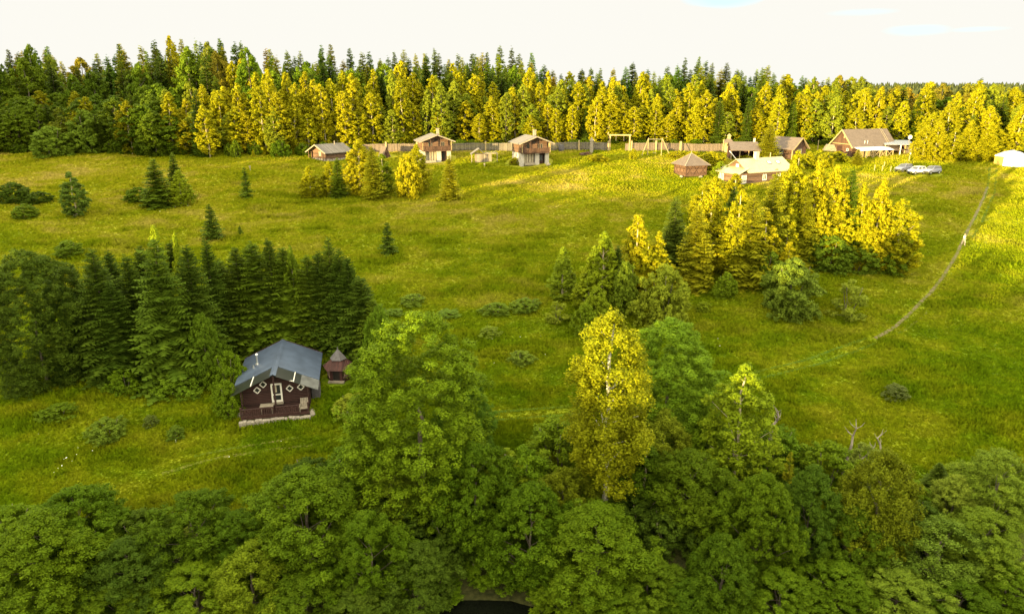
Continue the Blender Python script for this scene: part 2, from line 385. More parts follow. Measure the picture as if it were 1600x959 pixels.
def polyline(pix):
    pts = np.array([ground(u, v)[:2] for u, v in pix]); d = np.r_[0, np.cumsum(np.hypot(*np.diff(pts, axis=0).T))]
    t = np.arange(0, d[-1], .5)
    # rounded through the points
    px, py = np.interp(t, d, pts[:, 0]), np.interp(t, d, pts[:, 1])
    k = np.ones(9) / 9
    sm = lambda a: np.convolve(np.pad(a, 4, mode='edge'), k, 'valid')
    return np.stack([sm(px), sm(py)], 1)
def ribbon(name, line, width, mat, lift, seed=0, label=None):
    rng = np.random.default_rng(seed); d = np.gradient(line, axis=0); d /= np.maximum(np.hypot(d[:, 0], d[:, 1]), 1e-6)[:, None]
    nrm = np.stack([-d[:, 1], d[:, 0]], 1); n = len(line)
    wob = lambda: np.convolve(rng.normal(0, 1, n + 4), np.ones(5) / 5, 'valid') * .35
    offs = [-.5 * (1 + wob()), np.full(n, -.18), np.full(n, .18), .5 * (1 + wob())]
    cols = []
    for o in offs:
        p = line + nrm * (o * width)[:, None]; cols.append(np.c_[p, terr(p[:, 0], p[:, 1]) + lift])
    V = np.stack(cols, 1).reshape(-1, 3); i = np.arange(n - 1)[:, None] * 4 + np.arange(3)[None]
    fs = np.stack([i, i + 1, i + 5, i + 4], -1).reshape(-1, 4)
    return tag(obj(name, np_mesh(name, V, fs, smooth=True), None, mat), kind='structure')
TRAIL = polyline([(1543, 292), (1530, 325), (1517, 350), (1504, 378), (1492, 403), (1474, 432), (1450, 462), (1420, 492), (1390, 518), (1360, 533)])
TRACK = polyline([(1365, 531), (1320, 548), (1270, 566), (1215, 580), (1150, 592), (1095, 602), (1040, 618), (960, 634), (880, 643), (790, 650), (740, 652)])
ROAD = polyline([(1552, 262), (1548, 300), (1528, 345), (1512, 372)])
LANEW = polyline([(560, 672), (500, 690), (420, 700), (330, 712), (240, 740), (150, 775)])
def rut(line, off):
    d = np.gradient(line, axis=0); d /= np.maximum(np.hypot(d[:, 0], d[:, 1]), 1e-6)[:, None]
    return line + np.stack([-d[:, 1], d[:, 0]], 1) * off
ribbon("path", TRAIL, .42, SOIL, .05, 1)
for o in (-.62, .62):
    ribbon("path", rut(TRACK, o), .32, MOWN, .045, 2 + int(o)); ribbon("path", rut(ROAD, o), .4, MOWN, .045, 5 + int(o))
ribbon("path", rut(polyline([(500, 690), (470, 694), (420, 701), (340, 712), (285, 728), (240, 742)]), .3), .34, WORN, .045, 8)
ribbon("path", rut(polyline([(480, 692), (420, 701), (340, 712), (285, 728)]), -.75), .28, WORN, .045, 9)
ribbon("path", polyline([(1455, 480), (1425, 508), (1395, 527)]), .3, WORN, .045, 10)
FAINT = [polyline([(890, 490), (860, 505), (815, 530), (745, 568)]), polyline([(845, 328), (880, 350), (925, 378)]),
         polyline([(590, 470), (700, 488), (800, 486), (870, 480)]), polyline([(790, 650), (900, 640)]), polyline([(300, 275), (380, 262), (470, 250)])]
def near_mask(pts, line, r):
    """which points lie within r of a line of points"""
    m = np.zeros(len(pts), bool); lo, hi = line.min(0) - r, line.max(0) + r
    c = np.where(((pts >= lo) & (pts <= hi)).all(1))[0]
    for a in range(0, len(c), 20000):
        q = c[a:a + 20000]; d2 = ((pts[q][:, None] - line[None, ::2]) ** 2).sum(-1).min(1); m[q] = d2 < r * r
    return m
# ------------------------------------------------------------------ plants: mesh kinds, each copied many times
def unit(a): return a / np.maximum(np.linalg.norm(a, axis=-1, keepdims=True), 1e-9)
def leaf_faces(rng, P, Nrm, size, aspect=.62):
    """kite-shaped leaves, one quad each, centred at P and facing Nrm"""
    n = len(P); Nrm = unit(Nrm); r = unit(rng.normal(size=(n, 3)))
    a = unit(np.cross(Nrm, r)); b = np.cross(Nrm, a); s = (size * rng.uniform(.65, 1.3, n))[:, None]
    bend = Nrm * s * .18
    V = np.stack([P - a * s * .5, P - a * s * .05 + b * s * aspect * .5 - bend, P + a * s * .5, P - a * s * .05 - b * s * aspect * .5 - bend], 1)
    return V.reshape(-1, 3)
def quads(n, o=0): return (np.arange(n * 4).reshape(-1, 4) + o)
PROF = {'oval': lambda t: np.clip(np.minimum(.5 + 1.3 * t, 1) * np.clip(1.01 - t ** 2.6, 0, 1) ** .52, .05, 1),
        'birch': lambda t: np.clip(np.minimum(.55 + 1.1 * t, 1) * np.clip(1.01 - t ** 3.0, 0, 1) ** .55 * (1 - .22 * np.exp(-((t - .52) / .10) ** 2)), .05, 1),
        'dome': lambda t: np.clip(np.minimum(.75 + .9 * t, 1) * np.clip(1.01 - t ** 3.4, 0, 1) ** .6, .05, 1),
        'spire': lambda t: np.clip(np.minimum(.45 + 2.2 * t, 1) * np.clip((1.01 - t) * 1.45, 0, 1) ** .72, .04, 1),
        'round': lambda t: np.sin(np.pi * np.clip(t, 0.02, .985) ** .85) ** .55,
        'egg': lambda t: np.clip(np.sin(np.pi * (np.clip(t, 0, 1) * .93 + .05) ** .72), 0, 1) ** .7,
        'column': lambda t: np.clip(np.minimum(t * 5 + .35, 1) * np.clip((1.02 - t) * 1.7, 0, 1) ** .62, .05, 1),
        'bush': lambda t: np.clip(np.sqrt(np.clip(1 - t ** 2.2, 0, 1)) * np.minimum(1, .72 + t), .1, 1)}
def broadleaf(seed, H, Rr, hb, ncl, ncp, nleaf, ls, prof='round', rc=1.5, rp=.5, flat=.75, droop=0., limbs=True, bark=.02, stems=1, lean=0., trunk_top=.86, lump=.16, shell=.28, holes=.45):
    rng = np.random.default_rng(seed); pf = PROF[prof]
    g = np.linspace(0, 1, 200); cdf = np.cumsum(pf(g) + .12); cdf /= cdf[-1]
    tt = np.interp((np.arange(ncl) + rng.uniform(0, 1, ncl)) / ncl, cdf, g)
    n = len(tt); th = rng.uniform(0, 2 * np.pi, n) + np.arange(n) * 2.4
    ph = rng.uniform(0, 6.28, 6); hz = tt * (H - hb) / max(Rr, .1)
    lob = 1 + .14 * np.sin(2 * th + ph[0]) + lump * (np.sin(3 * th + ph[1] + 2.2 * hz) * np.sin(2.6 * hz + ph[2]) + .7 * np.sin(5 * th + ph[3] - 4.1 * hz) * np.sin(4.7 * hz + ph[4] + th))
    rr = np.maximum(pf(tt) * Rr * lob * np.sqrt(rng.uniform(shell, 1, n)) - rc * .45, 0)
    C = np.stack([rr * np.cos(th), rr * np.sin(th), hb + tt * (H - hb) - rc * .3], 1)
    C[:, 0] += lean * (C[:, 2] / H) ** 2
    keep = (np.sin(C[:, 0] * 1.9 / Rr * 2.2 + ph[5]) + np.sin(C[:, 1] * 2.1 / Rr * 2.2 + ph[0]) + np.sin(C[:, 2] * 4.4 / Rr + ph[1])) > -3 + holes * 3
    keep |= rng.uniform(0, 1, n) < .25
    tt, th, C = tt[keep], th[keep], C[keep]; n = len(tt)
    crad = rc * rng.uniform(.65, 1.25, n) * (1 - .45 * tt)
    cv = rng.uniform(0, 1, n)
    # clumps on each bough
    d = unit(rng.normal(size=(n, ncp, 3)) + np.array([0, 0, .35])); rad = crad[:, None, None] * rng.uniform(.45, 1.0, (n, ncp, 1))
    Q = C[:, None] + d * rad * np.array([1, 1, flat]); Q[..., 2] -= droop * rad[..., 0] * rng.uniform(0, 1, (n, ncp)); Q = Q.reshape(-1, 3)
    qd = d.reshape(-1, 3); qv = (np.repeat(cv, ncp) * .45 + rng.uniform(0, 1, n * ncp) * .55)
    pr = rp * rng.uniform(.6, 1.3, len(Q))
    e = unit(rng.normal(size=(len(Q), nleaf, 3)) + qd[:, None] * .5 + np.array([0, 0, .15]))
    Pp = Q[:, None] + e * pr[:, None, None] * rng.uniform(.35, 1.05, (len(Q), nleaf, 1)) * np.array([1, 1, .8 + droop])
    Pp = Pp.reshape(-1, 3)
    Nn = (e * .9 + np.array([0, 0, .40]) + rng.normal(size=e.shape) * .40).reshape(-1, 3)
    if droop: Nn = (e + rng.normal(size=e.shape) * .6).reshape(-1, 3)
    lv = np.clip(np.repeat(qv, nleaf) * .6 + rng.uniform(0, 1, len(Pp)) * .45, 0, 1)
    ok = Pp[:, 2] > .05
    Pp, Nn, lv = Pp[ok], Nn[ok], lv[ok]
    crown = np_mesh("crown", leaf_faces(rng, Pp, Nn, np.full(len(Pp), ls)), quads(len(Pp)), lv)
    # trunk and limbs
    m = MB(); tr = H * bark
    for k in range(stems):
        a0 = 6.28 * k / stems + rng.uniform(0, 1); sx, sy = (0, 0) if stems == 1 else (math.cos(a0) * Rr * .45, math.sin(a0) * Rr * .45)
        pts = []
        for i in range(8):
            f = i / 7; pts.append((sx * (.15 + .85 * f) + rng.normal() * H * .006 * (i > 0) + lean * f * f, sy * (.15 + .85 * f) + rng.normal() * H * .006 * (i > 0), -.4 + f * (H * trunk_top + .4)))
        m.tube(pts, [tr * (1.35 - f) + .012 for f in np.linspace(0, 1, 8) ** .8], 7)
    if limbs:
        for i in rng.permutation(n)[:min(n, 22)]:
            c = C[i]; r0 = math.hypot(c[0], c[1]); z0 = max(hb * .8, c[2] - r0 * rng.uniform(.6, 1.1) - .2)
            bx = lean * (z0 / H) ** 2
            mid = ((c[0] - bx) * .45 + bx, c[1] * .45, z0 + (c[2] - z0) * .38 + .06 * r0)
            m.tube([(bx, 0, z0), mid, tuple(c), (c[0] * 1.02, c[1] * 1.02, c[2] + crad[i] * .2)], [tr * .34 * (1.1 - z0 / H) + .010, tr * .22 * (1.1 - z0 / H) + .008, .012, .006], 5, False)
    return dict(crown=crown, trunk=m.mesh("trunk", True), H=H, W=Rr * 2)
def spruce(seed, H, Rr, layers=30, nb=9, seg=3, hb=.25, power=.75, ragged=.2, sag=.30, wf=1.0):
    """whorls of drooping boughs; each bough is a feather-like spray with a serrated edge"""
    rng = np.random.default_rng(seed); tri = []; var = []
    hs = hb + (H * .975 - hb) * np.linspace(0, 1, layers) ** .92; dh = H / layers
    for h in hs:
        f = (h - hb) / (H - hb); rl = (Rr * (1 - f) ** power + .16) * rng.uniform(1 - ragged, 1.04)
        k = max(5, int(nb * (.6 + .4 * (1 - f)))); a0 = rng.uniform(0, 6.28)
        for j in range(k):
            az = a0 + 6.283 * j / k + rng.normal() * .25; r = rl * rng.uniform(1 - ragged * 1.4, 1.1); bv = rng.uniform(0, 1); sg = sag * rng.uniform(.6, 1.4)
            h0 = h + rng.normal() * dh * .7; t = np.linspace(0, 1, seg + 1)
            z = h0 + r * ((.30 * f - .02) * t - sg * t ** 1.6 * (1.2 - f) + .10 * t ** 4)
            d = np.array([math.cos(az), math.sin(az)]); p = np.array([-d[1], d[0]])
            W = (.25 * r + .13) * wf * rng.uniform(.75, 1.25) * np.interp(t, [0, .25, .6, 1], [.5, 1.15, .95, .10])
            for i in range(seg):
                c0, c1 = np.array([*(d * r * t[i]), z[i]]), np.array([*(d * r * t[i + 1]), z[i + 1]])
                for sgn in (-1, 1):
                    w0 = W[i] * rng.uniform(.75, 1.3); w1 = W[i + 1] * rng.uniform(.25, .7)
                    e0 = c0 + np.array([*(p * sgn * w0 + d * w0 * .75), -w0 * rng.uniform(.25, .7)]); e1 = c1 + np.array([*(p * sgn * w1), -w1 * .4])
                    v_ = np.clip(bv * .45 + rng.uniform(0, .3) + .25 * t[i], 0, 1)
                    tri += [(c0, e0, c1), (c1, e0, e1)]; var += [v_, v_ * .9]
                lo = (c0 + c1) / 2 + np.array([rng.normal() * .05, rng.normal() * .05, -(.16 + .17 * r * (1 - t[i])) * rng.uniform(.6, 1.3)])
                tri.append((c0, c1, lo)); var.append(bv * .3)
    tip = np.array([0, 0, H])
    for j in range(4):
        a = j * 1.571; tri.append((tip, np.array([.09 * math.cos(a), .09 * math.sin(a), H * .95]), np.array([.09 * math.cos(a + 1.57), .09 * math.sin(a + 1.57), H * .945]))); var.append(.6)
    V = np.array(tri).reshape(-1, 3)
    crown = np_mesh("crown", V, np.arange(len(V)).reshape(-1, 3), var)
    m = MB(); m.tube([(0, 0, -.4), (.01 * H * .2, 0, H * .4), (0, 0, H * .95)], [H * .013 + .02, H * .008, .008], 7)
    return dict(crown=crown, trunk=m.mesh("trunk", True), H=H, W=Rr * 2.1)

K = {}
# near broad crowns (foreground): maple-like, alder-like
K['maple'] = [broadleaf(10 + i, 8.0, 3.7, .2, 420, 5, 60, .122, 'egg', .50, .33, flat=1.0, lump=.24, shell=.4, holes=.5, trunk_top=.6, bark=.014) for i in range(4)]
K['alder'] = [broadleaf(20 + i, 13, 4.4, .2, 600, 5, 52, .118, 'dome', .52, .33, flat=1.1, lump=.18, shell=.32, holes=.34, trunk_top=.5, bark=.013, limbs=False) for i in range(3)]
K['alderlow'] = [broadleaf(25 + i, 7.4, 3.6, .1, 420, 5, 52, .115, 'egg' if i else 'dome', .48, .32, flat=1.1, lump=.22, shell=.4, holes=.5, trunk_top=.6, bark=.014) for i in range(3)]
K['willow'] = [broadleaf(30 + i, 9, 3.4, .4, 300, 6, 36, .14, 'egg', .55, .32, droop=.6, flat=1.0, lump=.18, shell=.4, holes=.5, trunk_top=.7, bark=.013) for i in range(2)]
K['birchnear'] = [broadleaf(40, 15.4, 2.9, 3.2, 320, 6, 36, .14, 'birch', .50, .32, flat=1.0, droop=.9, bark=.0085, trunk_top=.95, lump=.2, shell=.3, holes=.5)]
K['aspen'] = [broadleaf(50 + i, 12, 2.5, 1.0, 230, 5, 36, .16, 'egg', .50, .30, flat=1.1, bark=.009, trunk_top=.93, lump=.2, shell=.35, holes=.5) for i in range(2)]
K['scrub'] = [broadleaf(60 + i, 4, 2.6, .05, 150, 5, 34, .14, 'bush', .45, .28, stems=4, bark=.009, lump=.2, limbs=False) for i in range(3)]
# middle distance
K['bush'] = [broadleaf(70 + i, 6, 3.2, .05, 230, 7, 28, .18, 'bush', .52, .30, stems=3, bark=.008, limbs=False) for i in range(4)]
K['midbirch'] = [broadleaf(80 + i, 11, 2.4, .15, 220, 7, 27, .18, 'spire' if i % 2 else 'egg', .46, .28, flat=1.1, bark=.009, trunk_top=.95) for i in range(4)]
K['sparse'] = [broadleaf(90 + i, 5, 2.3, .3, 34, 10, 18, .20, 'bush', .6, .34, stems=3, bark=.008) for i in range(2)]
K['nearspruce'] = [spruce(100 + i, 14, 3.1, 50, 15, 7, .3, .70, .26, wf=.70) for i in range(4)]
K['midspruce'] = [spruce(110 + i, 12, 2.6, 40, 13, 5, .2, .72, .24, wf=.85) for i in range(4)]
K['youngspruce'] = [spruce(120 + i, 5, 1.7, 18, 10, 4, .08, .85, .2) for i in range(2)]
# the wood on the ridge
K['farbirch'] = [broadleaf(130 + i, 15, 2.3 + .2 * (i % 3), .3 + .4 * (i % 4), 240, 6, 14, .30, 'oval' if i % 3 else 'egg', .46, .29, bark=.008, trunk_top=.9, flat=1.15, lump=.11, holes=.3, lean=(.5 if i % 3 == 0 else -.4)) for i in range(7)]
K['farbroad'] = [broadleaf(140 + i, 13, 3.8, .1, 240, 7, 14, .32, 'round', .65, .36, flat=.95, bark=.013) for i in range(4)]
K['farspruce'] = [spruce(150 + i, 20, 3.0, 44, 12, 3, .3, .66, .26, .30, 1.25) for i in range(6)]

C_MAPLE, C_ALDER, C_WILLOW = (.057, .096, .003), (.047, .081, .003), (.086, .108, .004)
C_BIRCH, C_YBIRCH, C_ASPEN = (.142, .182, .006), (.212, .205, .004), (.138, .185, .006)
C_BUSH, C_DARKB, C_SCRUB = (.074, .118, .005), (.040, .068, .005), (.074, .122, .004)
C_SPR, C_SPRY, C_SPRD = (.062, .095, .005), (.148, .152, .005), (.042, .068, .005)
BARKS = {'birchnear': BIRCHBARK, 'farbirch': PALEBARK, 'midbirch': PALEBARK, 'aspen': PALEBARK}
def plant(kind, var, name, loc, h, w, rz, color, label, cat='tree', group=None):
    """one tree: an Empty at its foot with a trunk and a crown (copies share mesh data)"""
    if kind == 'alder' and h < 9.5: kind = 'alderlow'
    k = K[kind][var % len(K[kind])]
    t = empty(name, loc, rz, (w / k['W'], w / k['W'], h / k['H'])); tag(t, label, cat, group)
    lm = NEEDLE if 'spruce' in kind else LEAF
    tr = obj('trunk' if cat != 'bush' else 'stems', k['trunk'], t, BARKS.get(kind, DARKBARK if 'spruce' in kind else BARK)); cr = obj('crown', k['crown'], t, lm); cr.color = (*color, 1)
    return t
TREES = []         # every plant standing on the open land, for spacing and grass
def stand(kind, var, name, u, vtop, wpx, color, label, y=None, vb=None, cat='tree', group=None, rz=None, foot=None):
    """a plant whose top shows at (u, vtop); its foot lies at distance y, or on the land at photo row vb"""
    if y is None: y = ground(u, vb)[1]
    x, _, zt = at_depth(u, vtop, y); zb = terr1(x, y)
    h = max(zt - zb, .4); w = wpx / px_per_m(y, zb + h * .5)
    rng = random.Random(int(u * 7 + vtop * 13))
    if rz is None: rz = rng.uniform(0, 6.28)
    TREES.append((x, y, w))
    return plant(kind, var, name, (x, y, zb - .05), h, w, rz, color, label, cat, group)
# ------------------------------------------------------------------ buildings
FOOTPRINTS = []
def site(u, v, rz=0.0, dz=0.0):
    x, y, z = ground(u, v); return (x, y, z + dz)
def local_on(u, v, loc, rz, ypl):
    """where the photo's point (u, v) falls on a wall standing at local y = ypl: local x, z"""
    rx, ry, rz_ = ray(u, v); c, s = math.cos(rz), math.sin(rz)
    nx, ny = -s, c; p0 = (loc[0] + nx * ypl, loc[1] + ny * ypl)
    k = (p0[0] * nx + p0[1] * ny) / (rx * nx + ry * ny)
    X, Y, Z = rx * k - loc[0], ry * k - loc[1], ZC + rz_ * k - loc[2]
    return X * c + Y * s, Z
def roof_pair(m, x0, x1, xr, y0, y1, ze, zr, th=.14):
    """two roof plates meeting at the ridge xr"""
    for sx, xe in ((-1, x0), (1, x1)):
        q = [(xe, y0, ze), (xr, y0, zr), (xr, y1, zr), (xe, y1, ze)]
        vs = q + [(a, b, c - th) for a, b, c in q]
        m.add(vs, [(0, 1, 2, 3), (7, 6, 5, 4), (0, 4, 5, 1), (1, 5, 6, 2), (2, 6, 7, 3), (3, 7, 4, 0)])
    return m
def gable_wall(W, L, he, hr, y0=0.0, z0=-.6):
    return MB().prism([(-W / 2, z0), (W / 2, z0), (W / 2, he), (0, hr), (-W / 2, he)], y0, y0 + L)
def window(parent, x, y, z, w, h, frame_mat, axis='y', side=-1, cross=True, pane_mat=None, t=.07):
    """a framed window on a wall: axis is the wall's normal, side its sign"""
    def B(m, a, b, sa, sb, dep, off):
        if axis == 'y': m.box(x + a, y + side * off, z + b, sa, dep, sb)
        else: m.box(x + side * off, y + a, z + b, dep, sa, sb)
    f = MB()
    for s in (-1, 1):
        B(f, s * (w / 2 - t / 2), 0, t, h, .09, .03); B(f, 0, s * (h / 2 - t / 2), w - 2 * t, t, .088, .03)
    if cross: B(f, 0, 0, t * .6, h - 2 * t, .07, .03)
    fo = f.build('window', frame_mat, parent)
    p = MB(); B(p, 0, 0, w - 2 * t, h - 2 * t, .03, .012); p.build('pane', pane_mat or GLASS, fo)
    return fo

# ---- the black cabin in the near meadow
CL, CR = (-23.76, 54.80, 0.0), 0.2139
def black_cabin():
    t = empty('wooden_cabin', CL, CR)
    tag(t, 'dark brown wooden cabin with grey metal roof, white door and diamond windows', 'cabin')
    W, ze, zr, xl, xr = 5.8, 2.24, 3.96, -.85, 6.65; sl = (zr - ze) / (2.9 - xl)
    MB().prism([(0, .3), (W, .3), (W, ze + .85 * sl - .18), (2.9, zr - .18), (0, ze + .85 * sl - .18)], 2.0, 9.7).build('wall', DARKWOOD, t)
    # pale stone footing round the terrace
    st = MB(); rng = random.Random(4)
    def stones(x0, y0, x1, y1, n, w):
        for i in range(n):
            f = (i + .5) / n; a, b = x0 + (x1 - x0) * f, y0 + (y1 - y0) * f
            st.box(a + rng.uniform(-.05, .05), b + rng.uniform(-.05, .05), -.04 + rng.uniform(-.05, .05), (abs(x1 - x0) / n + .08) if abs(x1 - x0) > .1 else w, (abs(y1 - y0) / n + .08) if abs(y1 - y0) > .1 else w, .62, rng.uniform(-.08, .08))
    stones(-.1, -.12, 5.9, -.08, 19, .36); st.build('footing', STONE, t, bevel=.07)
    st = MB(); stones(6.0, 0, 6.05, 2.2, 6, .45); st.build('footing', STONE, t, bevel=.07)
    st = MB(); stones(-.25, 1.2, -.25, 2.4, 3, .5); st.build('footing', STONE, t, bevel=.07)
    dk = MB(); dk.box(2.9, 1.0, .36, 5.7, 1.95, .12)
    dk.build('deck', DARKWOOD, t)
    rf = roof_pair(MB(), xl, xr, 2.9, 3.15, 10.14, ze, zr, .09).build('roof', GREYROOF, t)
    cap = MB()
    for s in (-1, 1): cap.add([(2.9, .86, zr + .05), (2.9 + s * .26, .86, zr + .05 - .26 * sl), (2.9 + s * .26, 10.2, zr + .05 - .26 * sl), (2.9, 10.2, zr + .05)], [(0, 1, 2, 3) if s < 0 else (3, 2, 1, 0)])
    cap.build('ridge_cap', GREYROOF, rf)
    for yb in (10.12,):
        vb = MB()
        for s, xe in ((-1, xl), (1, xr)): vb.beam((2.9, yb + .05, zr - .05), (xe, yb + .05, ze - .05), .06, .2)
        vb.build('verge_board', DARKWOOD, rf)
    # porch roof: dark sheets with one paler sheet at the right, light seams
    def sheet(xa, xb, mat, nm='porch_roof'):
        f = lambda x: zr - abs(x - 2.9) * sl - .05
        q = [(xa, .91, f(xa)), (xb, .91, f(xb)), (xb, 3.15, f(xb)), (xa, 3.15, f(xa))]
        v = q + [(a, b, c - .03) for a, b, c in q]
        return MB().add(v, [(0, 1, 2, 3), (7, 6, 5, 4), (0, 4, 5, 1), (1, 5, 6, 2), (2, 6, 7, 3), (3, 7, 4, 0)]).build(nm, mat, t)
    ps = sheet(xl, 2.9, DARKSHEET); sheet(2.9, 5.15, DARKSHEET); p3 = sheet(5.15, xr, LIGHTSHEET); p3['label'] = 'paler sheet at the right end of the porch roof'
    f = lambda x: zr - abs(x - 2.9) * sl - .01
    for x in (.95, 4.6):
        sm = MB(); sm.beam((x, .95, f(x)), (x, 3.1, f(x)), .07, .05)
        if x > 4: sm.box(4.42, .98, f(4.42) - .02, .34, .06, .06)
        sm.build('roof_seam', WHITE, ps)
    # posts, rail
    for x in (.06, 2.9, 5.74):
        zt = (zr - .10 if x == 2.9 else ze + .85 * sl - .12)
        MB().box(x, .95 if x == 2.9 else .12, (zt + .2) / 2 if x == 2.9 else .85, .14, .14, zt - .2 if x == 2.9 else 1.15).build('post', DARKWOOD, t)
    for x in (.06, 5.74): MB().box(x, 1.1, 1.45, .12, .12, 2.1).build('post', DARKWOOD, t)
    for xa, xb in ((.13, 2.83), (2.97, 5.0)):
        r = MB(); r.box((xa + xb) / 2, .1, 1.24, xb - xa, .12, .09); r.box((xa + xb) / 2, .1, .55, xb - xa, .08, .08)
        n = int((xb - xa) / .17)
        for i in range(n): r.box(xa + (i + .5) * (xb - xa) / n, .1, .89, .09, .04, .62)
        r.build('railing', DARKWOOD, t)
    # door with tall glazing
    (xa, zb), (xb, zt) = local_on(425.5, 628, CL, CR, 2.0), local_on(439.5, 598, CL, CR, 2.0)
    xc, w, h = (xa + xb) / 2, xb - xa, zt - zb; zc = (zb + zt) / 2
    d = MB()
    for s in (-1, 1): d.box(xc + s * (w / 2 - .07), 1.97, zc, .14, .08, h)
    for z, hh in ((zt - .07, .14), (zb + .09, .18), (zb + h * .40, .10)): d.box(xc, 1.972, z, w - .28, .078, hh)
    do = d.build('door', WHITE, t)
    MB().box(xc, 1.985, zb + h * .69, w - .28, .02, h * .49).build('pane', GLASS, do); MB().box(xc, 1.985, zb + h * .24, w - .28, .02, h * .25).build('pane', GLASS, do)
    MB().box(xc - .12, 1.978, zb + h * .72, w * .3, .012, h * .40).build('curtain', CURTAIN, do)
    MB().tube([(xc + w / 2 - .07, 1.93, zb + h * .45), (xc + w / 2 - .07, 1.85, zb + h * .45), (xc + w / 2 - .2, 1.85, zb + h * .45)], .016).build('handle', METAL, do)
    MB().box(xc, 1.8, zb - .07, w * 1.1, .35, .1).build('step', PLANK, t)
    # diamond windows
    for u, v in ((401.9, 609.3), (411, 600.2), (452.6, 606.2), (470, 604.0)):
        x, z = local_on(u, v, CL, CR, 2.0); q = .30; f = MB()
        for a in range(4):
            c0, c1 = math.cos(a * math.pi / 2), math.sin(a * math.pi / 2); c2, c3 = math.cos((a + 1) * math.pi / 2), math.sin((a + 1) * math.pi / 2)
            f.beam((x + c0 * q, 1.96, z + c1 * q), (x + c2 * q, 1.96 + .001 * a, z + c3 * q), .075, .075)
        fo = f.build('window', WHITE, t)
        MB().add([(x + q * .97, 1.985, z), (x, 1.985, z + q * .97), (x - q * .97, 1.985, z), (x, 1.985, z - q * .97)], [(0, 1, 2, 3)]).build('pane', GLASS, fo)
    # flue pipe and small vent on the left slope
    yp = 6.2; xp = .9; zp = zr - (2.9 - xp) * sl
    ch = MB(); ch.tube([(xp, yp, zp - .1), (xp, yp, zp + .95)], .085, 10); ch.tube([(xp, yp, zp + 1.0), (xp, yp, zp + 1.12)], [.17, .03], 10); ch.tube([(xp, yp, zp + .95), (xp, yp, zp + 1.0)], .04, 6)
    ch.build('chimney_pipe', METAL, rf); MB().box(xp, yp, zp + .03, .4, .4, .05).build('flashing', METAL, rf)
    MB().tube([(xp - .3, yp - .5, zp - .2), (xp - .3, yp - .5, zp + .12)], [.09, .07], 8).build('vent', METAL, rf)
    # dark bin shed at the right wall
    MB().box(6.25, 3.6, .85, .75, 1.3, 1.5).build('side_locker', CAPROOF, t)
    c, s = math.cos(CR), math.sin(CR)
    for a, b, r_ in ((1.2, 1.2, 1.3), (2.9, 1.2, 1.4), (4.6, 1.2, 1.3), (2.9, 3.6, 3.0), (2.9, 6.0, 3.0), (2.9, 8.0, 2.6)): FOOTPRINTS.append(((CL[0] + a * c - b * s, CL[1] + a * s + b * c), r_))
    W_ = lambda x, y, z: (CL[0] + x * c - y * s, CL[1] + x * s + y * c, z)
    # what stands on the terrace
    tb = empty('garden_table', W_(2.15, .85, .42), CR); tag(tb, 'grey plank table on the dark cabin terrace, left of the door', 'table')
    p = MB()
    for k in range(4): p.box(0, -.27 + k * .18, .73, 1.15, .165, .04)
    p.build('tabletop', PLANK, tb)
    for x in (-.45, .45):
        for y in (-.25, .25): MB().box(x, y, .355, .07, .07, .71).build('leg', PLANK, tb)
    cr = empty('deck_chair', W_(5.35, .55, .42), CR); tag(cr, 'grey slatted deck chair at the right end of the cabin terrace', 'chair')
    b = MB()
    for k in range(5): b.beam((-.28 + k * .14, .28, .3), (-.28 + k * .14, .62, 1.02), .11, .025)
    b.build('backrest', PLANK, cr); se = MB()
    for k in range(4): se.box(0, -.3 + k * .16, .38 - k * .025, .66, .14, .03)
    se.build('seat', PLANK, cr)
    for x in (-.36, .36):
        MB().box(x, -.05, .58, .09, .75, .03).build('armrest', PLANK, cr); MB().box(x, -.33, .28, .06, .07, .57).build('leg', PLANK, cr); MB().box(x, .28, .28, .06, .07, .57).build('leg', PLANK, cr)
black_cabin()
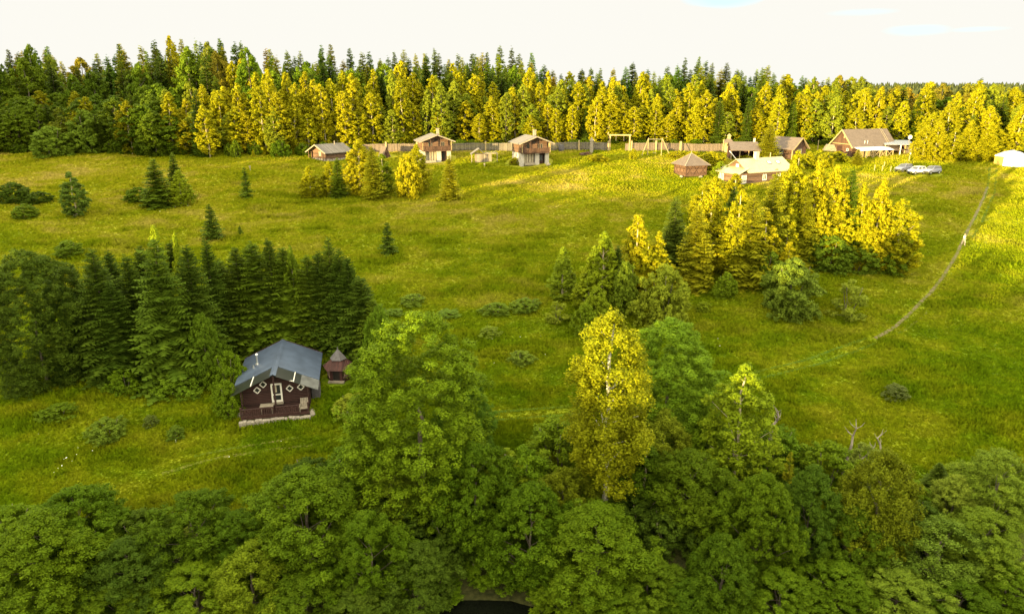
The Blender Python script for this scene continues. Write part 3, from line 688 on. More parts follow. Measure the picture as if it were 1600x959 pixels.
def hexagonal_hut():
    x, y, z = ground(531, 590); t = empty('hexagonal_hut', (x, y, z), R(-2), (1.04, 1.04, .86)); FOOTPRINTS.append(((x, y), 1.9))
    tag(t, 'small hexagonal dark red barbecue hut with pointed shingle roof beside the cabin', 'hut')
    Rr = 1.18; P = lambda k, r, zz: (r * math.cos(R(60 * k - 120)), r * math.sin(R(60 * k - 120)), zz)
    m = MB()
    for k in range(6):
        if k == 0: continue
        m.add([P(k, Rr, -.4), P(k + 1, Rr, -.4), P(k + 1, Rr, 1.55), P(k, Rr, 1.55)], [(0, 1, 2, 3)])
    m.build('wall', REDWOOD, t)
    a, b = Vector(P(0, Rr, 0)), Vector(P(1, Rr, 0))
    fr = MB()
    for f0, f1 in ((0, .22), (.78, 1)):
        p, q = a.lerp(b, f0), a.lerp(b, f1); fr.beam((p.x, p.y, .55), (q.x, q.y, .55), .06, 2.0)
    fr.build('front_panel', REDWOOD, t)
    p, q = a.lerp(b, .22), a.lerp(b, .78); MB().add([(p.x, p.y + .04, -.1), (q.x, q.y + .04, -.1), (q.x, q.y + .04, 1.55), (p.x, p.y + .04, 1.55)], [(0, 1, 2, 3)]).build('door', DARK, t)
    for k in (5, 1):
        la = MB(); p, q = Vector(P(k, Rr + .02, .35)), Vector(P(k + 1, Rr + .02, .35))
        for i in range(6):
            f = .1 + i * .14; g = min(.95, f + .22); A, B = p.lerp(q, f), p.lerp(q, g); s = -1 if k == 5 else 1
            la.beam((A.x, A.y, .4 + (.0 if s > 0 else .8)), (B.x, B.y, 1.2 if s > 0 else .4), .06, .04)
        la.build('lattice', LATTICE, t)
    lw = MB(); up = MB()
    for k in range(6):
        lw.add([P(k, 1.55, 1.45), P(k + 1, 1.55, 1.45), P(k + 1, .62, 2.35), P(k, .62, 2.35)], [(0, 1, 2, 3)])
        up.add([P(k, .80, 2.38), P(k + 1, .80, 2.38), (0, 0, 3.55)], [(0, 1, 2)])
    r = lw.build('roof', REDWOOD, t); up.build('roof_cap', CAPROOF, r); MB().tube([(0, 0, 3.5), (0, 0, 3.75)], .04, 6).build('finial', CAPROOF, r)
    MB().box(0, -1.15, .05, 1.5, .35, .2).build('doorstep', PLANK, t)
hexagonal_hut()
def boulder(name, u, v, s, label, seed):
    x, y, z = ground(u, v); rng = random.Random(seed); bm = bmesh.new(); bmesh.ops.create_icosphere(bm, subdivisions=3, radius=1)
    ph = [rng.uniform(0, 6) for _ in range(4)]
    for q in bm.verts:
        n = q.co.normalized(); k = 1 + .16 * math.sin(3 * n.x + ph[0]) + .14 * math.sin(4 * n.y + ph[1]) + .09 * math.sin(7 * n.z + 5 * n.x + ph[2]); q.co = Vector((n.x * k * s[0], n.y * k * s[1], n.z * k * s[2]))
    me = bpy.data.meshes.new(name); bm.to_mesh(me); bm.free()
    for p in me.polygons: p.use_smooth = True
    tag(obj(name, me, None, STONE, (x, y, z + s[2] * .3)), label, 'boulder')
boulder('boulder', 559, 634, (.62, .5, .62), 'pale grey boulder in the grass right of the black cabin', 3)
boulder('boulder', 543, 646, (.85, .5, .26), 'flat low stone in the grass below the pale boulder', 5)
boulder('boulder', 1065, 277.5, (.45, .4, .3), 'white stone at the front left foot of the pyramid hut', 7)
boulder('boulder', 1095, 277.5, (.45, .4, .25), 'white stone at the front right foot of the pyramid hut', 8)
boulder('boulder', 857, 259, (.45, .4, .45), 'rounded pale stone at the right corner of the second two-storey cabin', 9)

# ---- cabins along the ridge
def log_ends(t, W, he, y):
    for s in (-1, 1):
        m = MB(); n = int(he / .3)
        for k in range(n): m.tube([(s * (W / 2 - .12), y - .28, .15 + k * .3), (s * (W / 2 - .12), y + .1, .15 + k * .3)], .155, 6)
        m.build('log_ends', LOG, t)
def left_cabin():
    x, y, z = ground(500, 250); rz = R(-38); t = empty('log_cabin', (x, y, z), rz); FOOTPRINTS.append(((x + 2, y + 3), 5.0))
    tag(t, 'low brown log cabin with wide grey roof at the left end of the hamlet', 'cabin')
    W, L, he, hr = 5.6, 6.5, 2.0, 3.35; gable_wall(W, L, he, hr, 0, .25).build('wall', LOG, t)
    log_ends(t, W, he, 0)
    f = MB(); rng = random.Random(2)
    for k in range(9): f.box(-W / 2 + k * .7, .1 + rng.uniform(-.1, .1), -.02, .66, .7, .7 + rng.uniform(0, .1), rng.uniform(-.2, .2))
    for k in range(8): f.box(W / 2 - .1, .9 + k * .75, -.05, .6, .7, .66, rng.uniform(-.2, .2))
    f.build('stone_footing', STONE, t, bevel=.1)
    r = roof_pair(MB(), -W / 2 - .85, W / 2 + .85, 0, -1.2, L + .5, he - .28, hr + .16, .16).build('roof', SHINGLE, t)
    v = MB()
    for s in (-1, 1): v.beam((0, -1.24, hr + .08), (s * (W / 2 + .85), -1.24, he - .36), .08, .24)
    v.build('verge_board', PLANK, r)
    MB().tube([(.6, 4, hr - .3), (.6, 4, hr + .75)], .11, 8).build('chimney_pipe', PLANK, r)
    window(t, .2, 0, 1.35, .95, 1.05, PLANK, pane_mat=CURTAIN)
    for s in (-1, 1): MB().box(s * (W / 2 - .2), -1.05, .95, .16, .16, 2.1).build('post', LOG, t)
left_cabin()
def two_storey(name, u, v, rz, label, W=7.0, L=6.4):
    x, y, z = ground(u, v); t = empty(name, (x, y, z), rz, (.93, .93, .93)); FOOTPRINTS.append(((x - 1.2, y + 3), 5.4)); tag(t, label, 'cabin')
    z1, he, hr = 2.75, 5.25, 6.55
    # white lower storey: side walls and piers with glazed bays between, brown upper storey
    lo = MB(); lo.box(-W / 2 + .35, .35, z1 / 2 - .3, .7, .7, z1 + .6); lo.box(.55, .35, z1 / 2 - .3, 1.05, .7, z1 + .6); lo.box(W / 2 - .45, .35, z1 / 2 - .3, .9, .7, z1 + .6)
    lo.box(-W / 2 + .18, L / 2 + .35, z1 / 2 - .3, .36, L - .7, z1 + .6); lo.box(W / 2 - .18, L / 2 + .35, z1 / 2 - .3, .36, L - .7, z1 + .6); lo.box(0, L - .2, z1 / 2 - .3, W - .8, .36, z1 + .6); lo.box(-1.3, .3, .12, 2.5, .5, .5)
    lo.build('lower_wall', PLASTER, t)
    b = MB(); b.box(-1.4, .62, z1 / 2 + .2, 2.7, .06, z1 - .6); b.build('glazed_front', CURTAIN, t)
    bf = MB()
    for k in range(5): bf.box(-2.7 + k * .65, .55, z1 / 2 + .15, .09, .1, z1 - .5)
    bf.box(-1.4, .54, z1 - .18, 2.75, .1, .14); bf.box(-1.4, .54, .45, 2.75, .1, .1); bf.build('glazing_bars', BALCONY, t)
    d = MB(); d.box(1.72, .6, z1 / 2 - .1, 1.2, .08, z1 - .25); do = d.build('door', DARKWOOD, t)
    MB().box(1.72, .54, 1.55, .7, .05, 1.3).build('pane', GLASS, do); MB().box(1.28, .53, 1.1, .05, .06, .18).build('handle', METAL, do)
    MB().prism([(-W / 2, z1 + .05), (W / 2, z1 + .05), (W / 2, he), (0, hr - .1), (-W / 2, he)], .5, L).build('upper_wall', LOG, t)
    bl = MB(); bl.box(0, -.1, z1 + .1, W + .2, 1.5, .2); bl.build('balcony_floor', BALCONY, t)
    ra = MB(); ra.box(0, -.75, z1 + 1.15, W + .1, .1, .1); ra.box(0, -.75, z1 + .35, W + .1, .06, .08)
    n = 22
    for i in range(n): ra.box(-W / 2 + (i + .5) * W / n, -.75, z1 + .72, .2, .04, .72)
    for s in (-1, 1):
        ra.box(s * (W / 2), -.1, z1 + 1.15, .08, 1.3, .1)
        for k in range(4): ra.box(s * W / 2, -.6 + k * .32, z1 + .72, .04, .2, .72)
    ra.build('balcony_railing', BALCONY, t)
    for xx in (-W / 2, -W / 4 + .2, .9, W / 2):
        top = he - .1 if abs(xx) > W / 2 - .1 else hr - .4 - abs(xx) * .33
        MB().box(xx, -.72, (z1 + top) / 2, .15, .15, top - z1).build('balcony_post', TIMBER if abs(xx) > 3 else BALCONY, t)
    for xx, w in ((-1.5, .9), (1.5, 1.0)): window(t, xx, .5, z1 + 1.45, w, 1.25, PLANK, pane_mat=GLASS)
    window(t, -.1, .5, z1 + 2.55, .8, .5, BALCONY, cross=False)
    r = roof_pair(MB(), -W / 2 - .95, W / 2 + .95, 0, -1.25, L + .6, he - .22, hr + .12, .2).build('roof', SHINGLE, t)
    vb = MB()
    for s in (-1, 1): vb.beam((0, -1.3, hr + .02), (s * (W / 2 + .95), -1.3, he - .34), .08, .26)
    vb.build('verge_board', PLANK, r)
    c = MB(); c.box(1.0, 3.2, hr + .45, .62, .62, 1.6); c.box(1.0, 3.2, hr + 1.3, .76, .76, .14); c.build('chimney', PLANK, r)
    tb = MB(); tb.box(-1.6, -.55, .32, 2.4, .5, .5); tb.build('flower_box', PLANK, t)
two_storey('timber_cabin', 683, 254, R(17), 'two-storey cabin, white below and brown balcony above, near the low log cabin')
two_storey('timber_cabin', 836, 258, R(19), 'two-storey cabin with sunlit white side wall, right of the little open shelter')
def shelter():
    x, y, z = ground(757, 253.5); t = empty('garden_shelter', (x, y, z), R(6)); FOOTPRINTS.append(((x, y + 1.3), 3.0))
    tag(t, 'little grey wooden shelter with peaked roof and flat pergola between the two-storey cabins', 'shelter')
    MB().box(-.2, 1.4, .85, 3.7, 2.6, 1.9).build('wall', GREYWOOD, t)
    r = roof_pair(MB(), -3.1, .1, -1.2, -.5, 3.0, 1.75, 3.0, .12).build('roof', SHINGLE, t)
    p = MB()
    for k in range(8): p.box(.4 + k * .35, 1.1, 2.0, .12, 3.2, .1)
    p.box(1.6, -.4, 1.9, 3.0, .14, .12); p.build('pergola', PLANK, t)
    for xx in (-2.9, 0, 2.85): MB().box(xx, -.4, .9, .14, .14, 1.9).build('post', PLANK, t)
shelter()
def steep_hut():
    x, y, z = ground(604, 247); t = empty('cellar_hut', (x, y, z), R(35), (.68, .68, .8)); FOOTPRINTS.append(((x, y + 1.5), 2.2))
    tag(t, 'narrow brown hut with a steep roof by the fence, behind the golden birches', 'hut')
    MB().prism([(-1.0, -.3), (1.0, -.3), (1.0, 1.1), (0, 3.0), (-1.0, 1.1)], 0, 3.2).build('wall', LOG, t)
    roof_pair(MB(), -1.5, 1.5, 0, -.4, 3.5, .35, 3.25, .12).build('roof', BROWNROOF, t); MB().box(0, -.03, .75, .8, .06, 1.5).build('door', DARKWOOD, t)
steep_hut()
def pyramid_hut():
    x, y, z = ground(1078, 272); t = empty('pyramid_hut', (x, y, z), R(16)); FOOTPRINTS.append(((x, y), 3.4))
    tag(t, 'square brown hut with pyramid roof and crossed boards standing on the lit lawn', 'hut')
    h = 2.35; MB().box(0, 0, 1.0, 2 * h, 2 * h, 2.4).build('wall', LOG, t)
    for side in (0, 1):
        c = MB()
        for s in (-1, 1):
            for k in (-1, 0, 1):
                if side: c.beam((k * 1.5 - s * .65, -h - .03 - .012 * s, .15), (k * 1.5 + s * .65, -h - .03 - .012 * s, 2.0), .12, .04)
                else: c.beam((-h - .03 - .012 * s, k * 1.5 - s * .65, .15), (-h - .03 - .012 * s, k * 1.5 + s * .65, 2.0), .04, .12)
        if side: c.box(0, -h - .02, .2, 4.5, .05, .1); c.box(0, -h - .02, 1.95, 4.5, .05, .1)
        else: c.box(-h - .02, 0, .2, .05, 4.5, .1); c.box(-h - .02, 0, 1.95, .05, 4.5, .1)
        c.build('cross_boards', BALCONY, t)
    for sx in (-1, 1):
        for sy in (-1, 1): MB().box(sx * h, sy * h, 1.05, .2, .2, 2.25).build('post', BALCONY, t)
    r = MB(); e = 3.0; P = [(-e, -e, 2.0), (e, -e, 2.0), (e, e, 2.0), (-e, e, 2.0), (0, 0, 4.3)]
    r.add(P, [(0, 1, 4), (1, 2, 4), (2, 3, 4), (3, 0, 4), (3, 2, 1, 0)]); ro = r.build('roof', BROWNROOF, t)
    hp = MB()
    for q in P[:4]: hp.beam((q[0], q[1], q[2] + .03), (0, 0, 4.33), .14, .06)
    hp.build('hip_board', PLANK, ro); MB().tube([(0, 0, 4.2), (0, 0, 4.9)], [.07, .02], 6).build('finial', PLANK, ro)
pyramid_hut()
def cream_house():
    x, y, z = ground(1168, 287.5); rz = R(-64); c, s = math.cos(rz), math.sin(rz); W, L = 6.4, 11.5
    # the corner between gable end and long wall stands at the sighted point
    ox, oy = x - (W / 2) * c, y - (W / 2) * s
    t = empty('log_house', (ox, oy, z), rz); tag(t, 'long brown house with pale cream metal roof, skylights and white chimney', 'house')
    FOOTPRINTS.append(((ox + 3 * -s, oy + 3 * c), 4.5)); FOOTPRINTS.append(((ox + 8 * -s, oy + 8 * c), 4.5))
    he, hr = 2.5, 4.5; MB().prism([(-W / 2, -.8), (W / 2, -.8), (W / 2, he), (0, hr), (-W / 2, he)], 0, L).build('wall', LOG, t)
    r = roof_pair(MB(), -W / 2 - .6, W / 2 + .6, 0, -.55, L + .6, he - .25, hr + .16, .12).build('roof', CREAMROOF, t)
    sl = (hr + .16 - he + .25) / (W / 2 + .6)
    po = MB(); po.add([(-W / 2 - .2, -.02, 3.1), (W / 2 + .2, -.02, 3.1), (W / 2 + .5, -2.7, 2.15), (0, -3.5, 2.1), (-W / 2 - .5, -2.7, 2.15), (-W / 2 - .2, -.02, 3.0), (W / 2 + .2, -.02, 3.0), (W / 2 + .5, -2.7, 2.05), (0, -3.5, 2.0), (-W / 2 - .5, -2.7, 2.05)],
                      [(0, 4, 3, 2, 1), (5, 6, 7, 8, 9), (0, 1, 6, 5), (1, 2, 7, 6), (2, 3, 8, 7), (3, 4, 9, 8), (4, 0, 5, 9)])
    po.build('porch_roof', CREAMROOF, t)
    pw = MB(); pw.add([(-W / 2, -2.2, -.8), (W / 2, -2.2, -.8), (W / 2, -2.2, 2.1), (-W / 2, -2.2, 2.1), (0, -2.95, -.8), (0, -2.95, 2.1), (W / 2, 0, -.8), (W / 2, 0, 2.3), (-W / 2, 0, -.8), (-W / 2, 0, 2.3)],
                      [(0, 4, 5, 3), (4, 1, 2, 5), (1, 6, 7, 2), (8, 0, 3, 9)]); pw.build('porch_wall', LOG, t)
    a1 = math.atan2(.75, W / 2)
    for xx in (-2.2, -1.1):
        yy = -2.2 - .75 * (1 + xx / (W / 2)) - .04; f = MB(); f.box(xx, yy, .95, .75, .09, 1.7, -a1); fo = f.build('window', WHITE, t); MB().box(xx, yy - .035, .95, .5, .05, 1.4, -a1).build('pane', CURTAIN, fo)
    window(t, W / 2, -1.1, .95, 1.2, 1.6, WHITE, 'x', 1, True, CURTAIN, .14); window(t, W / 2, 4.4, 1.1, 1.0, 1.2, WHITE, 'x', 1, True, GLASS, .12); window(t, W / 2, 8.2, 1.1, 1.0, 1.2, WHITE, 'x', 1, True, GLASS, .12)
    MB().box(0, -.05, 3.35, .8, .06, .6).build('gable_window', WHITE, t)
    k = MB(); k.box(.2, 4.6, hr + .5, .8, .8, 1.6); k.box(.2, 4.6, hr + 1.34, .94, .94, .12); k.build('chimney', PLASTER, r)
    for yy in (7.0, 9.4):
        xx = 1.5; zz = hr + .16 - xx * sl; f = MB(); w2 = .4
        f.add([(xx - w2, yy - .45, zz + w2 * sl + .1), (xx + w2, yy - .45, zz - w2 * sl + .1), (xx + w2, yy + .45, zz - w2 * sl + .1), (xx - w2, yy + .45, zz + w2 * sl + .1), (xx - w2, yy - .45, zz + w2 * sl - .05), (xx + w2, yy - .45, zz - w2 * sl - .05), (xx + w2, yy + .45, zz - w2 * sl - .05), (xx - w2, yy + .45, zz + w2 * sl - .05)], [(0, 1, 2, 3), (0, 4, 5, 1), (1, 5, 6, 2), (2, 6, 7, 3), (3, 7, 4, 0)])
        fo = f.build('skylight', CAPROOF, r); g = .3
        MB().add([(xx - g, yy - .35, zz + g * sl + .112), (xx + g, yy - .35, zz - g * sl + .112), (xx + g, yy + .35, zz - g * sl + .112), (xx - g, yy + .35, zz + g * sl + .112)], [(0, 1, 2, 3)]).build('pane', METAL, fo)
    MB().tube([(.1, 8.6, hr), (.1, 8.6, hr + 1.1)], .09, 8).build('chimney_pipe', TIMBER, r)
    MB().box(0, -1.2, -.55, W + .6, 4.2, .4).build('footing', PLASTER, t)
cream_house()
def open_smithy():
    x, y, z = ground(1163, 251); t = empty('open_shed', (x, y, z), R(-4)); FOOTPRINTS.append(((x, y + 2), 3.8))
    tag(t, 'open-fronted shed with brown roof and dark inside, below the bell turret', 'shed')
    w = MB(); w.box(0, 4.2, 1.3, 6.0, .16, 3.2); w.box(-3.0, 2.2, 1.2, .14, 4.0, 3.0); w.box(3.0, 2.2, 1.2, .14, 4.0, 3.0); w.build('wall', DARKWOOD, t)
    r = MB(); q = [(-3.4, -.5, 2.35), (3.5, -.5, 2.35), (3.3, 3.0, 4.0), (-3.2, 3.0, 4.0), (3.3, 5.0, 3.0), (-3.2, 5.0, 3.0)]
    r.add(q + [(a, b, c - .14) for a, b, c in q], [(0, 1, 2, 3), (3, 2, 4, 5), (9, 8, 7, 6), (11, 10, 8, 9), (0, 6, 7, 1), (1, 7, 8, 2), (2, 8, 10, 4), (4, 10, 11, 5), (5, 11, 9, 3), (3, 9, 6, 0)])
    ro = r.build('roof', BROWNROOF, t); MB().box(2.6, 3.0, 4.1, .4, .4, 1.4).build('chimney', PLASTER, ro)
    for xx in (-3.1, -1.2, .8, 3.0): MB().box(xx, -.1, 1.1, .15, .15, 2.4).build('post', TIMBER, t)
    MB().beam((-3.7, -.6, 2.2), (-1.7, -1.2, -.1), .3, .14).build('stair_rail', WHITE, t)
open_smithy()
def bell_turret():
    x, y, z = ground(1137, 238); t = empty('bell_turret', (x, y, z), R(-12)); FOOTPRINTS.append(((x, y), 1.5))
    tag(t, 'wooden gate turret with small brown roof and yellow bell top beside the fence', 'turret')
    MB().box(0, 0, 1.1, 1.9, 1.5, 2.4).build('wall', TIMBER, t)
    r = MB(); e, f = 1.25, .45; r.add([(-e, -e, 2.25), (e, -e, 2.25), (e, e, 2.25), (-e, e, 2.25), (-f, -f, 3.2), (f, -f, 3.2), (f, f, 3.2), (-f, f, 3.2)], [(0, 1, 5, 4), (1, 2, 6, 5), (2, 3, 7, 6), (3, 0, 4, 7), (3, 2, 1, 0), (4, 5, 6, 7)])
    ro = r.build('roof', BROWNROOF, t); MB().box(0, 0, 3.5, .7, .7, .7).build('lantern', TIMBER, ro)
    MB().add([(-.5, -.5, 3.85), (.5, -.5, 3.85), (.5, .5, 3.85), (-.5, .5, 3.85), (0, 0, 4.4)], [(0, 1, 4), (1, 2, 4), (2, 3, 4), (3, 0, 4), (3, 2, 1, 0)]).build('spire', TIMBER, ro)
    MB().box(-1.2, -.3, 1.4, .22, .22, 3.2).build('post', TIMBER, t)
bell_turret()
def brown_shed():
    x, y, z = ground(1248, 248); t = empty('wooden_shed', (x, y, z), R(36)); FOOTPRINTS.append(((x - 2, y + 3), 4.6))
    tag(t, 'brown-roofed timber shed with gable turned right, between bell turret and barn', 'shed')
    gable_wall(5.2, 6.4, 2.6, 4.6).build('wall', BALCONY, t)
    r = roof_pair(MB(), -3.3, 3.3, 0, -.5, 6.8, 2.2, 4.75, .14).build('roof', BROWNROOF, t); v = MB()
    for s in (-1, 1): v.beam((0, -.55, 4.68), (s * 3.3, -.55, 2.1), .07, .2)
    v.build('verge_board', TIMBER, r); MB().box(0, -.03, 1.1, 1.6, .06, 2.2).build('door', PLANK, t); window(t, -2.6, 3.0, 1.5, .9, .9, WHITE, 'x', -1)
    MB().box(-2.7, .1, 1.2, .2, .2, 2.6).build('post', TIMBER, t)
brown_shed()
def barn():
    x, y, z = ground(1330, 246); rz = R(-74); c, s = math.cos(rz), math.sin(rz); W, L = 6.8, 12.0
    ox, oy = x - (W / 2) * c, y - (W / 2) * s; t = empty('barn', (ox, oy, z), rz); tag(t, 'large brown barn with steep roof and white awning over its long side', 'barn')
    for k in (2, 6, 10): FOOTPRINTS.append(((ox - k * s, oy + k * c), 4.6))
    he, hr = 2.7, 6.0; gable_wall(W, L, he, hr).build('wall', BALCONY, t)
    r = roof_pair(MB(), -W / 2 - .7, W / 2 + .7, 0, -.6, L + .2, he - .5, hr + .14, .16).build('roof', BROWNROOF, t)
    v = MB()
    for sg in (-1, 1): v.beam((0, -.66, hr + .05), (sg * (W / 2 + .7), -.66, he - .6), .09, .28)
    v.build('verge_board', TIMBER, r)
    v = MB(); v.box(0, -.04, he + .15, W - .2, .08, .16); v.box(.4, -.05, hr - 1.1, .35, .09, 1.4); v.build('gable_trim', TIMBER, t)
    window(t, 1.9, 0, 1.6, .6, .6, WHITE, cross=False); MB().box(-.8, -.03, 1.2, 1.6, .06, 2.3).build('door', DARKWOOD, t)
    sl = (hr + .14 - he + .5) / (W / 2 + .7)
    la = MB()
    for yy in (10.0, 10.5): la.beam((.05, yy, hr + .2), (W / 2 + .4, yy, hr + .2 - (W / 2 + .4) * sl), .09, .06)
    for k in range(9): la.box(.3 + k * .42, 10.25, hr + .2 - (.3 + k * .42) * sl, .06, .5, .05)
    la.build('roof_ladder', PLANK, r)
    for yy in (3.4, 4.2): MB().tube([(W / 2 - .2, yy, he - .4), (W / 2 - .2, yy, he + 1.0)], .05, 6).build('vent_pipe', WHITE, r)
    # white awning on posts with crossed braces
    aw = MB(); q = [(W / 2 + .45, .0, 2.35), (W / 2 + 2.7, .0, 1.75), (W / 2 + 2.7, 9.4, 1.75), (W / 2 + .45, 9.4, 2.35)]
    aw.add(q + [(a, b, d - .08) for a, b, d in q], [(0, 1, 2, 3), (7, 6, 5, 4), (0, 4, 5, 1), (1, 5, 6, 2), (2, 6, 7, 3), (3, 7, 4, 0)]); aw.build('awning', SNOWROOF, t)
    for k in range(6): MB().box(W / 2 + 2.55, .1 + k * 1.84, .6, .16, .16, 2.1).build('awning_post', TIMBER, t)
    xb = MB()
    for k in range(1, 5):
        for sg in (0, 1): xb.beam((W / 2 + 2.5 + .03 * sg, .2 + k * 1.84, 0.1 if sg else 1.6), (W / 2 + 2.5 + .03 * sg, 1.84 + k * 1.84, 1.6 if sg else .1), .1, .08)
    xb.build('cross_brace', TIMBER, t); MB().box(W / 2 + 1.2, 4.4, .75, .1, 8.6, 1.7).build('board_wall', TIMBER, t)
    lr = MB(); q = [(W / 2 + .5, 9.5, 2.45), (W / 2 + 2.6, 9.5, 1.6), (W / 2 + 2.4, 12.8, 1.6), (W / 2 + .4, 12.4, 2.45)]
    lr.add(q + [(a, b, d - .1) for a, b, d in q], [(0, 1, 2, 3), (7, 6, 5, 4), (0, 4, 5, 1), (1, 5, 6, 2), (2, 6, 7, 3), (3, 7, 4, 0)]); lr.build('lean_to_roof', BROWNROOF, t)
barn()
def cart_shed():
    x, y, z = ground(1402, 241); t = empty('cart_shed', (x, y, z), R(-14)); FOOTPRINTS.append(((x, y + 2), 3.6))
    tag(t, 'open cart shed with flat grey-blue roof on pale posts right of the barn', 'shed')
    r = MB(); q = [(-3.2, -.6, 2.25), (3.3, -.6, 2.25), (3.1, 4.0, 2.95), (-3.2, 4.0, 2.95)]
    r.add(q + [(a, b, d - .14) for a, b, d in q], [(0, 1, 2, 3), (7, 6, 5, 4), (0, 4, 5, 1), (1, 5, 6, 2), (2, 6, 7, 3), (3, 7, 4, 0)]); r.build('roof', BLUEROOF, t)
    for xx in (-2.9, 0.4, 2.7): MB().box(xx, -.3, 1.0, .2, .2, 2.3).build('post', WHITE if xx > 0 else TIMBER, t)
    MB().box(0, 3.7, 1.2, 6.0, .14, 2.8).build('back_wall', REDWOOD, t)
    MB().box(-1.2, 2.2, .6, 1.5, 1.2, 1.3).build('woodpile', REDWOOD, t)
    d = empty('satellite_dish', (x + 2.9, y + 1.2, z + 2.2)); tag(d, 'small round satellite dish on a pole above the cart shed roof', 'dish')
    MB().tube([(0, 0, 0), (0, 0, 1.4)], .05, 6).build('pole', PLANK, d); bm = MB()
    n = 14; rim = [(math.cos(6.283 * k / n) * .5, -.2, 1.6 + math.sin(6.283 * k / n) * .5) for k in range(n)]; bm.add(rim + [(0, .02, 1.6)], [(k, (k + 1) % n, n) for k in range(n)]); bm.build('dish', WHITE, d)
cart_shed()
def stacked_logs():
    x, y, z = ground(1297, 236); t = empty('log_pile', (x, y, z), R(-10)); tag(t, 'stack of pale sawn logs between brown-roofed shed and barn', 'log pile')
    m = MB(); rng = random.Random(3)
    for r in range(6):
        for k in range(10 - r): m.tube([(-1.5 + k * .3 + r * .15, -1.0 + rng.uniform(-.1, .1), .15 + r * .25), (-1.5 + k * .3 + r * .15, 1.0, .15 + r * .25)], .145, 8)
    m.build('logs', PLANK, t); c = MB()
    for xx in (-2.9, 2.6): c.box(xx, 0, 1.2, .14, .14, 2.6)
    c.build('stake', TIMBER, t)
stacked_logs()
def white_tent():
    x, y, z = ground(1583, 258); t = empty('white_tent', (x, y + 1, z), R(8)); FOOTPRINTS.append(((x, y + 1), 3.9)); tag(t, 'white canvas tent with low pointed top and ochre left panel, at the right edge', 'tent')
    n, r, h, ap = 8, 3.25, 1.95, 3.15; P = lambda k, rr, zz: (rr * math.cos(6.2832 * (k + .5) / n), rr * math.sin(6.2832 * (k + .5) / n), zz)
    w = MB(); o = MB(); rf = MB()
    for k in range(n): (o if k == 3 else w).add([P(k, r, -.3), P(k + 1, r, -.3), P(k + 1, r, h), P(k, r, h)], [(0, 1, 2, 3)])
    for k in range(n): rf.add([P(k, r + .12, h - .12), P(k + 1, r + .12, h - .12), P(k + 1, r + .1, h + .02), P(k, r + .1, h + .02), P(k + 1, r * .5, h + .80), P(k, r * .5, h + .80), (0, 0, ap)], [(0, 1, 2, 3), (3, 2, 4, 5), (5, 4, 6)])
    w.build('wall', CANVAS, t); o.build('side_panel', CANVASY, t); rf.build('roof', CANVAS, t)
white_tent()

# ---- fence of poles in stretches, gateway, swing frame
def fence(us, vs, mat, label, h=2.0, postmat=None, step=5.5):
    a, b = ground(us[0], vs[0]), ground(us[1], vs[1]); d = math.hypot(b[0] - a[0], b[1] - a[1]); ang = math.atan2(b[1] - a[1], b[0] - a[0])
    t = empty('pole_fence', a, ang); tag(t, label, 'fence', 'pole fence along the forest edge'); rng = random.Random(int(us[0])); m = MB()
    zz = lambda s: terr1(a[0] + math.cos(ang) * s, a[1] + math.sin(ang) * s) - a[2]
    n = int(d / .2)
    for i in range(n): s = (i + .5) * d / n; m.box(s, rng.uniform(-.03, .03), zz(s) + h / 2 - .1, .17, .08, h + rng.uniform(-.1, .12))
    for hh in (.5, h * .82):
        for i in range(int(d / 2)): s = i * 2.0; m.beam((s, -.1, zz(s) + hh), (min(s + 2, d), -.1, zz(min(s + 2, d)) + hh), .09, .11)
    m.build('palings', mat, t)
    for i in range(int(d / step) + 1): s = i * d / max(1, int(d / step)); MB().box(s, -.2, zz(s) + (h + .35) / 2 - .15, .34, .3, h + .7).build('post', postmat or TIMBER, t)
fence((556, 652), (238.5, 238), FENCEWOOD, 'brown pole fence stretch left of the first two-storey cabin')
fence((706, 812), (237, 237), FENCEGREY, 'grey pole fence stretch between the two two-storey cabins')
fence((858, 950), (236.5, 236), FENCEGREY, 'grey pole fence stretch from the second two-storey cabin to the gateway')
fence((986, 1062), (236, 236.5), FENCEWOOD, 'brown pole fence stretch right of the gateway')
fence((1063, 1132), (236.5, 237.5), FENCEWOOD, 'brown pole fence stretch from the swing frame to the bell turret')
fence((1412, 1436), (239, 239), FENCEGREY, 'short dark fence between cart shed and golden birch clump', 1.6)
def gateway():
    a, b = ground(952.5, 236), ground(983, 236); t = empty('gateway', a, math.atan2(b[1] - a[1], b[0] - a[0])); d = math.hypot(b[0] - a[0], b[1] - a[1])
    tag(t, 'tall pale timber gateway of two posts and a beam in the fence gap', 'gateway')
    for xx in (0, d): MB().box(xx, 0, 1.75, .30, .30, 3.9).build('post', TIMBER, t)
    MB().box(d / 2, 0, 3.75, d + .7, .34, .28).build('beam', TIMBER, t)
    for xx in (d * .3, d * .7): MB().tube([(xx, 0, 3.6), (xx, 0, 2.4)], .035, 5).build('hanging_rope', PLANK, t)
    MB().box(d - .55, .1, .9, .9, .12, 1.7).build('gate_leaf', FENCEWOOD, t)
gateway()
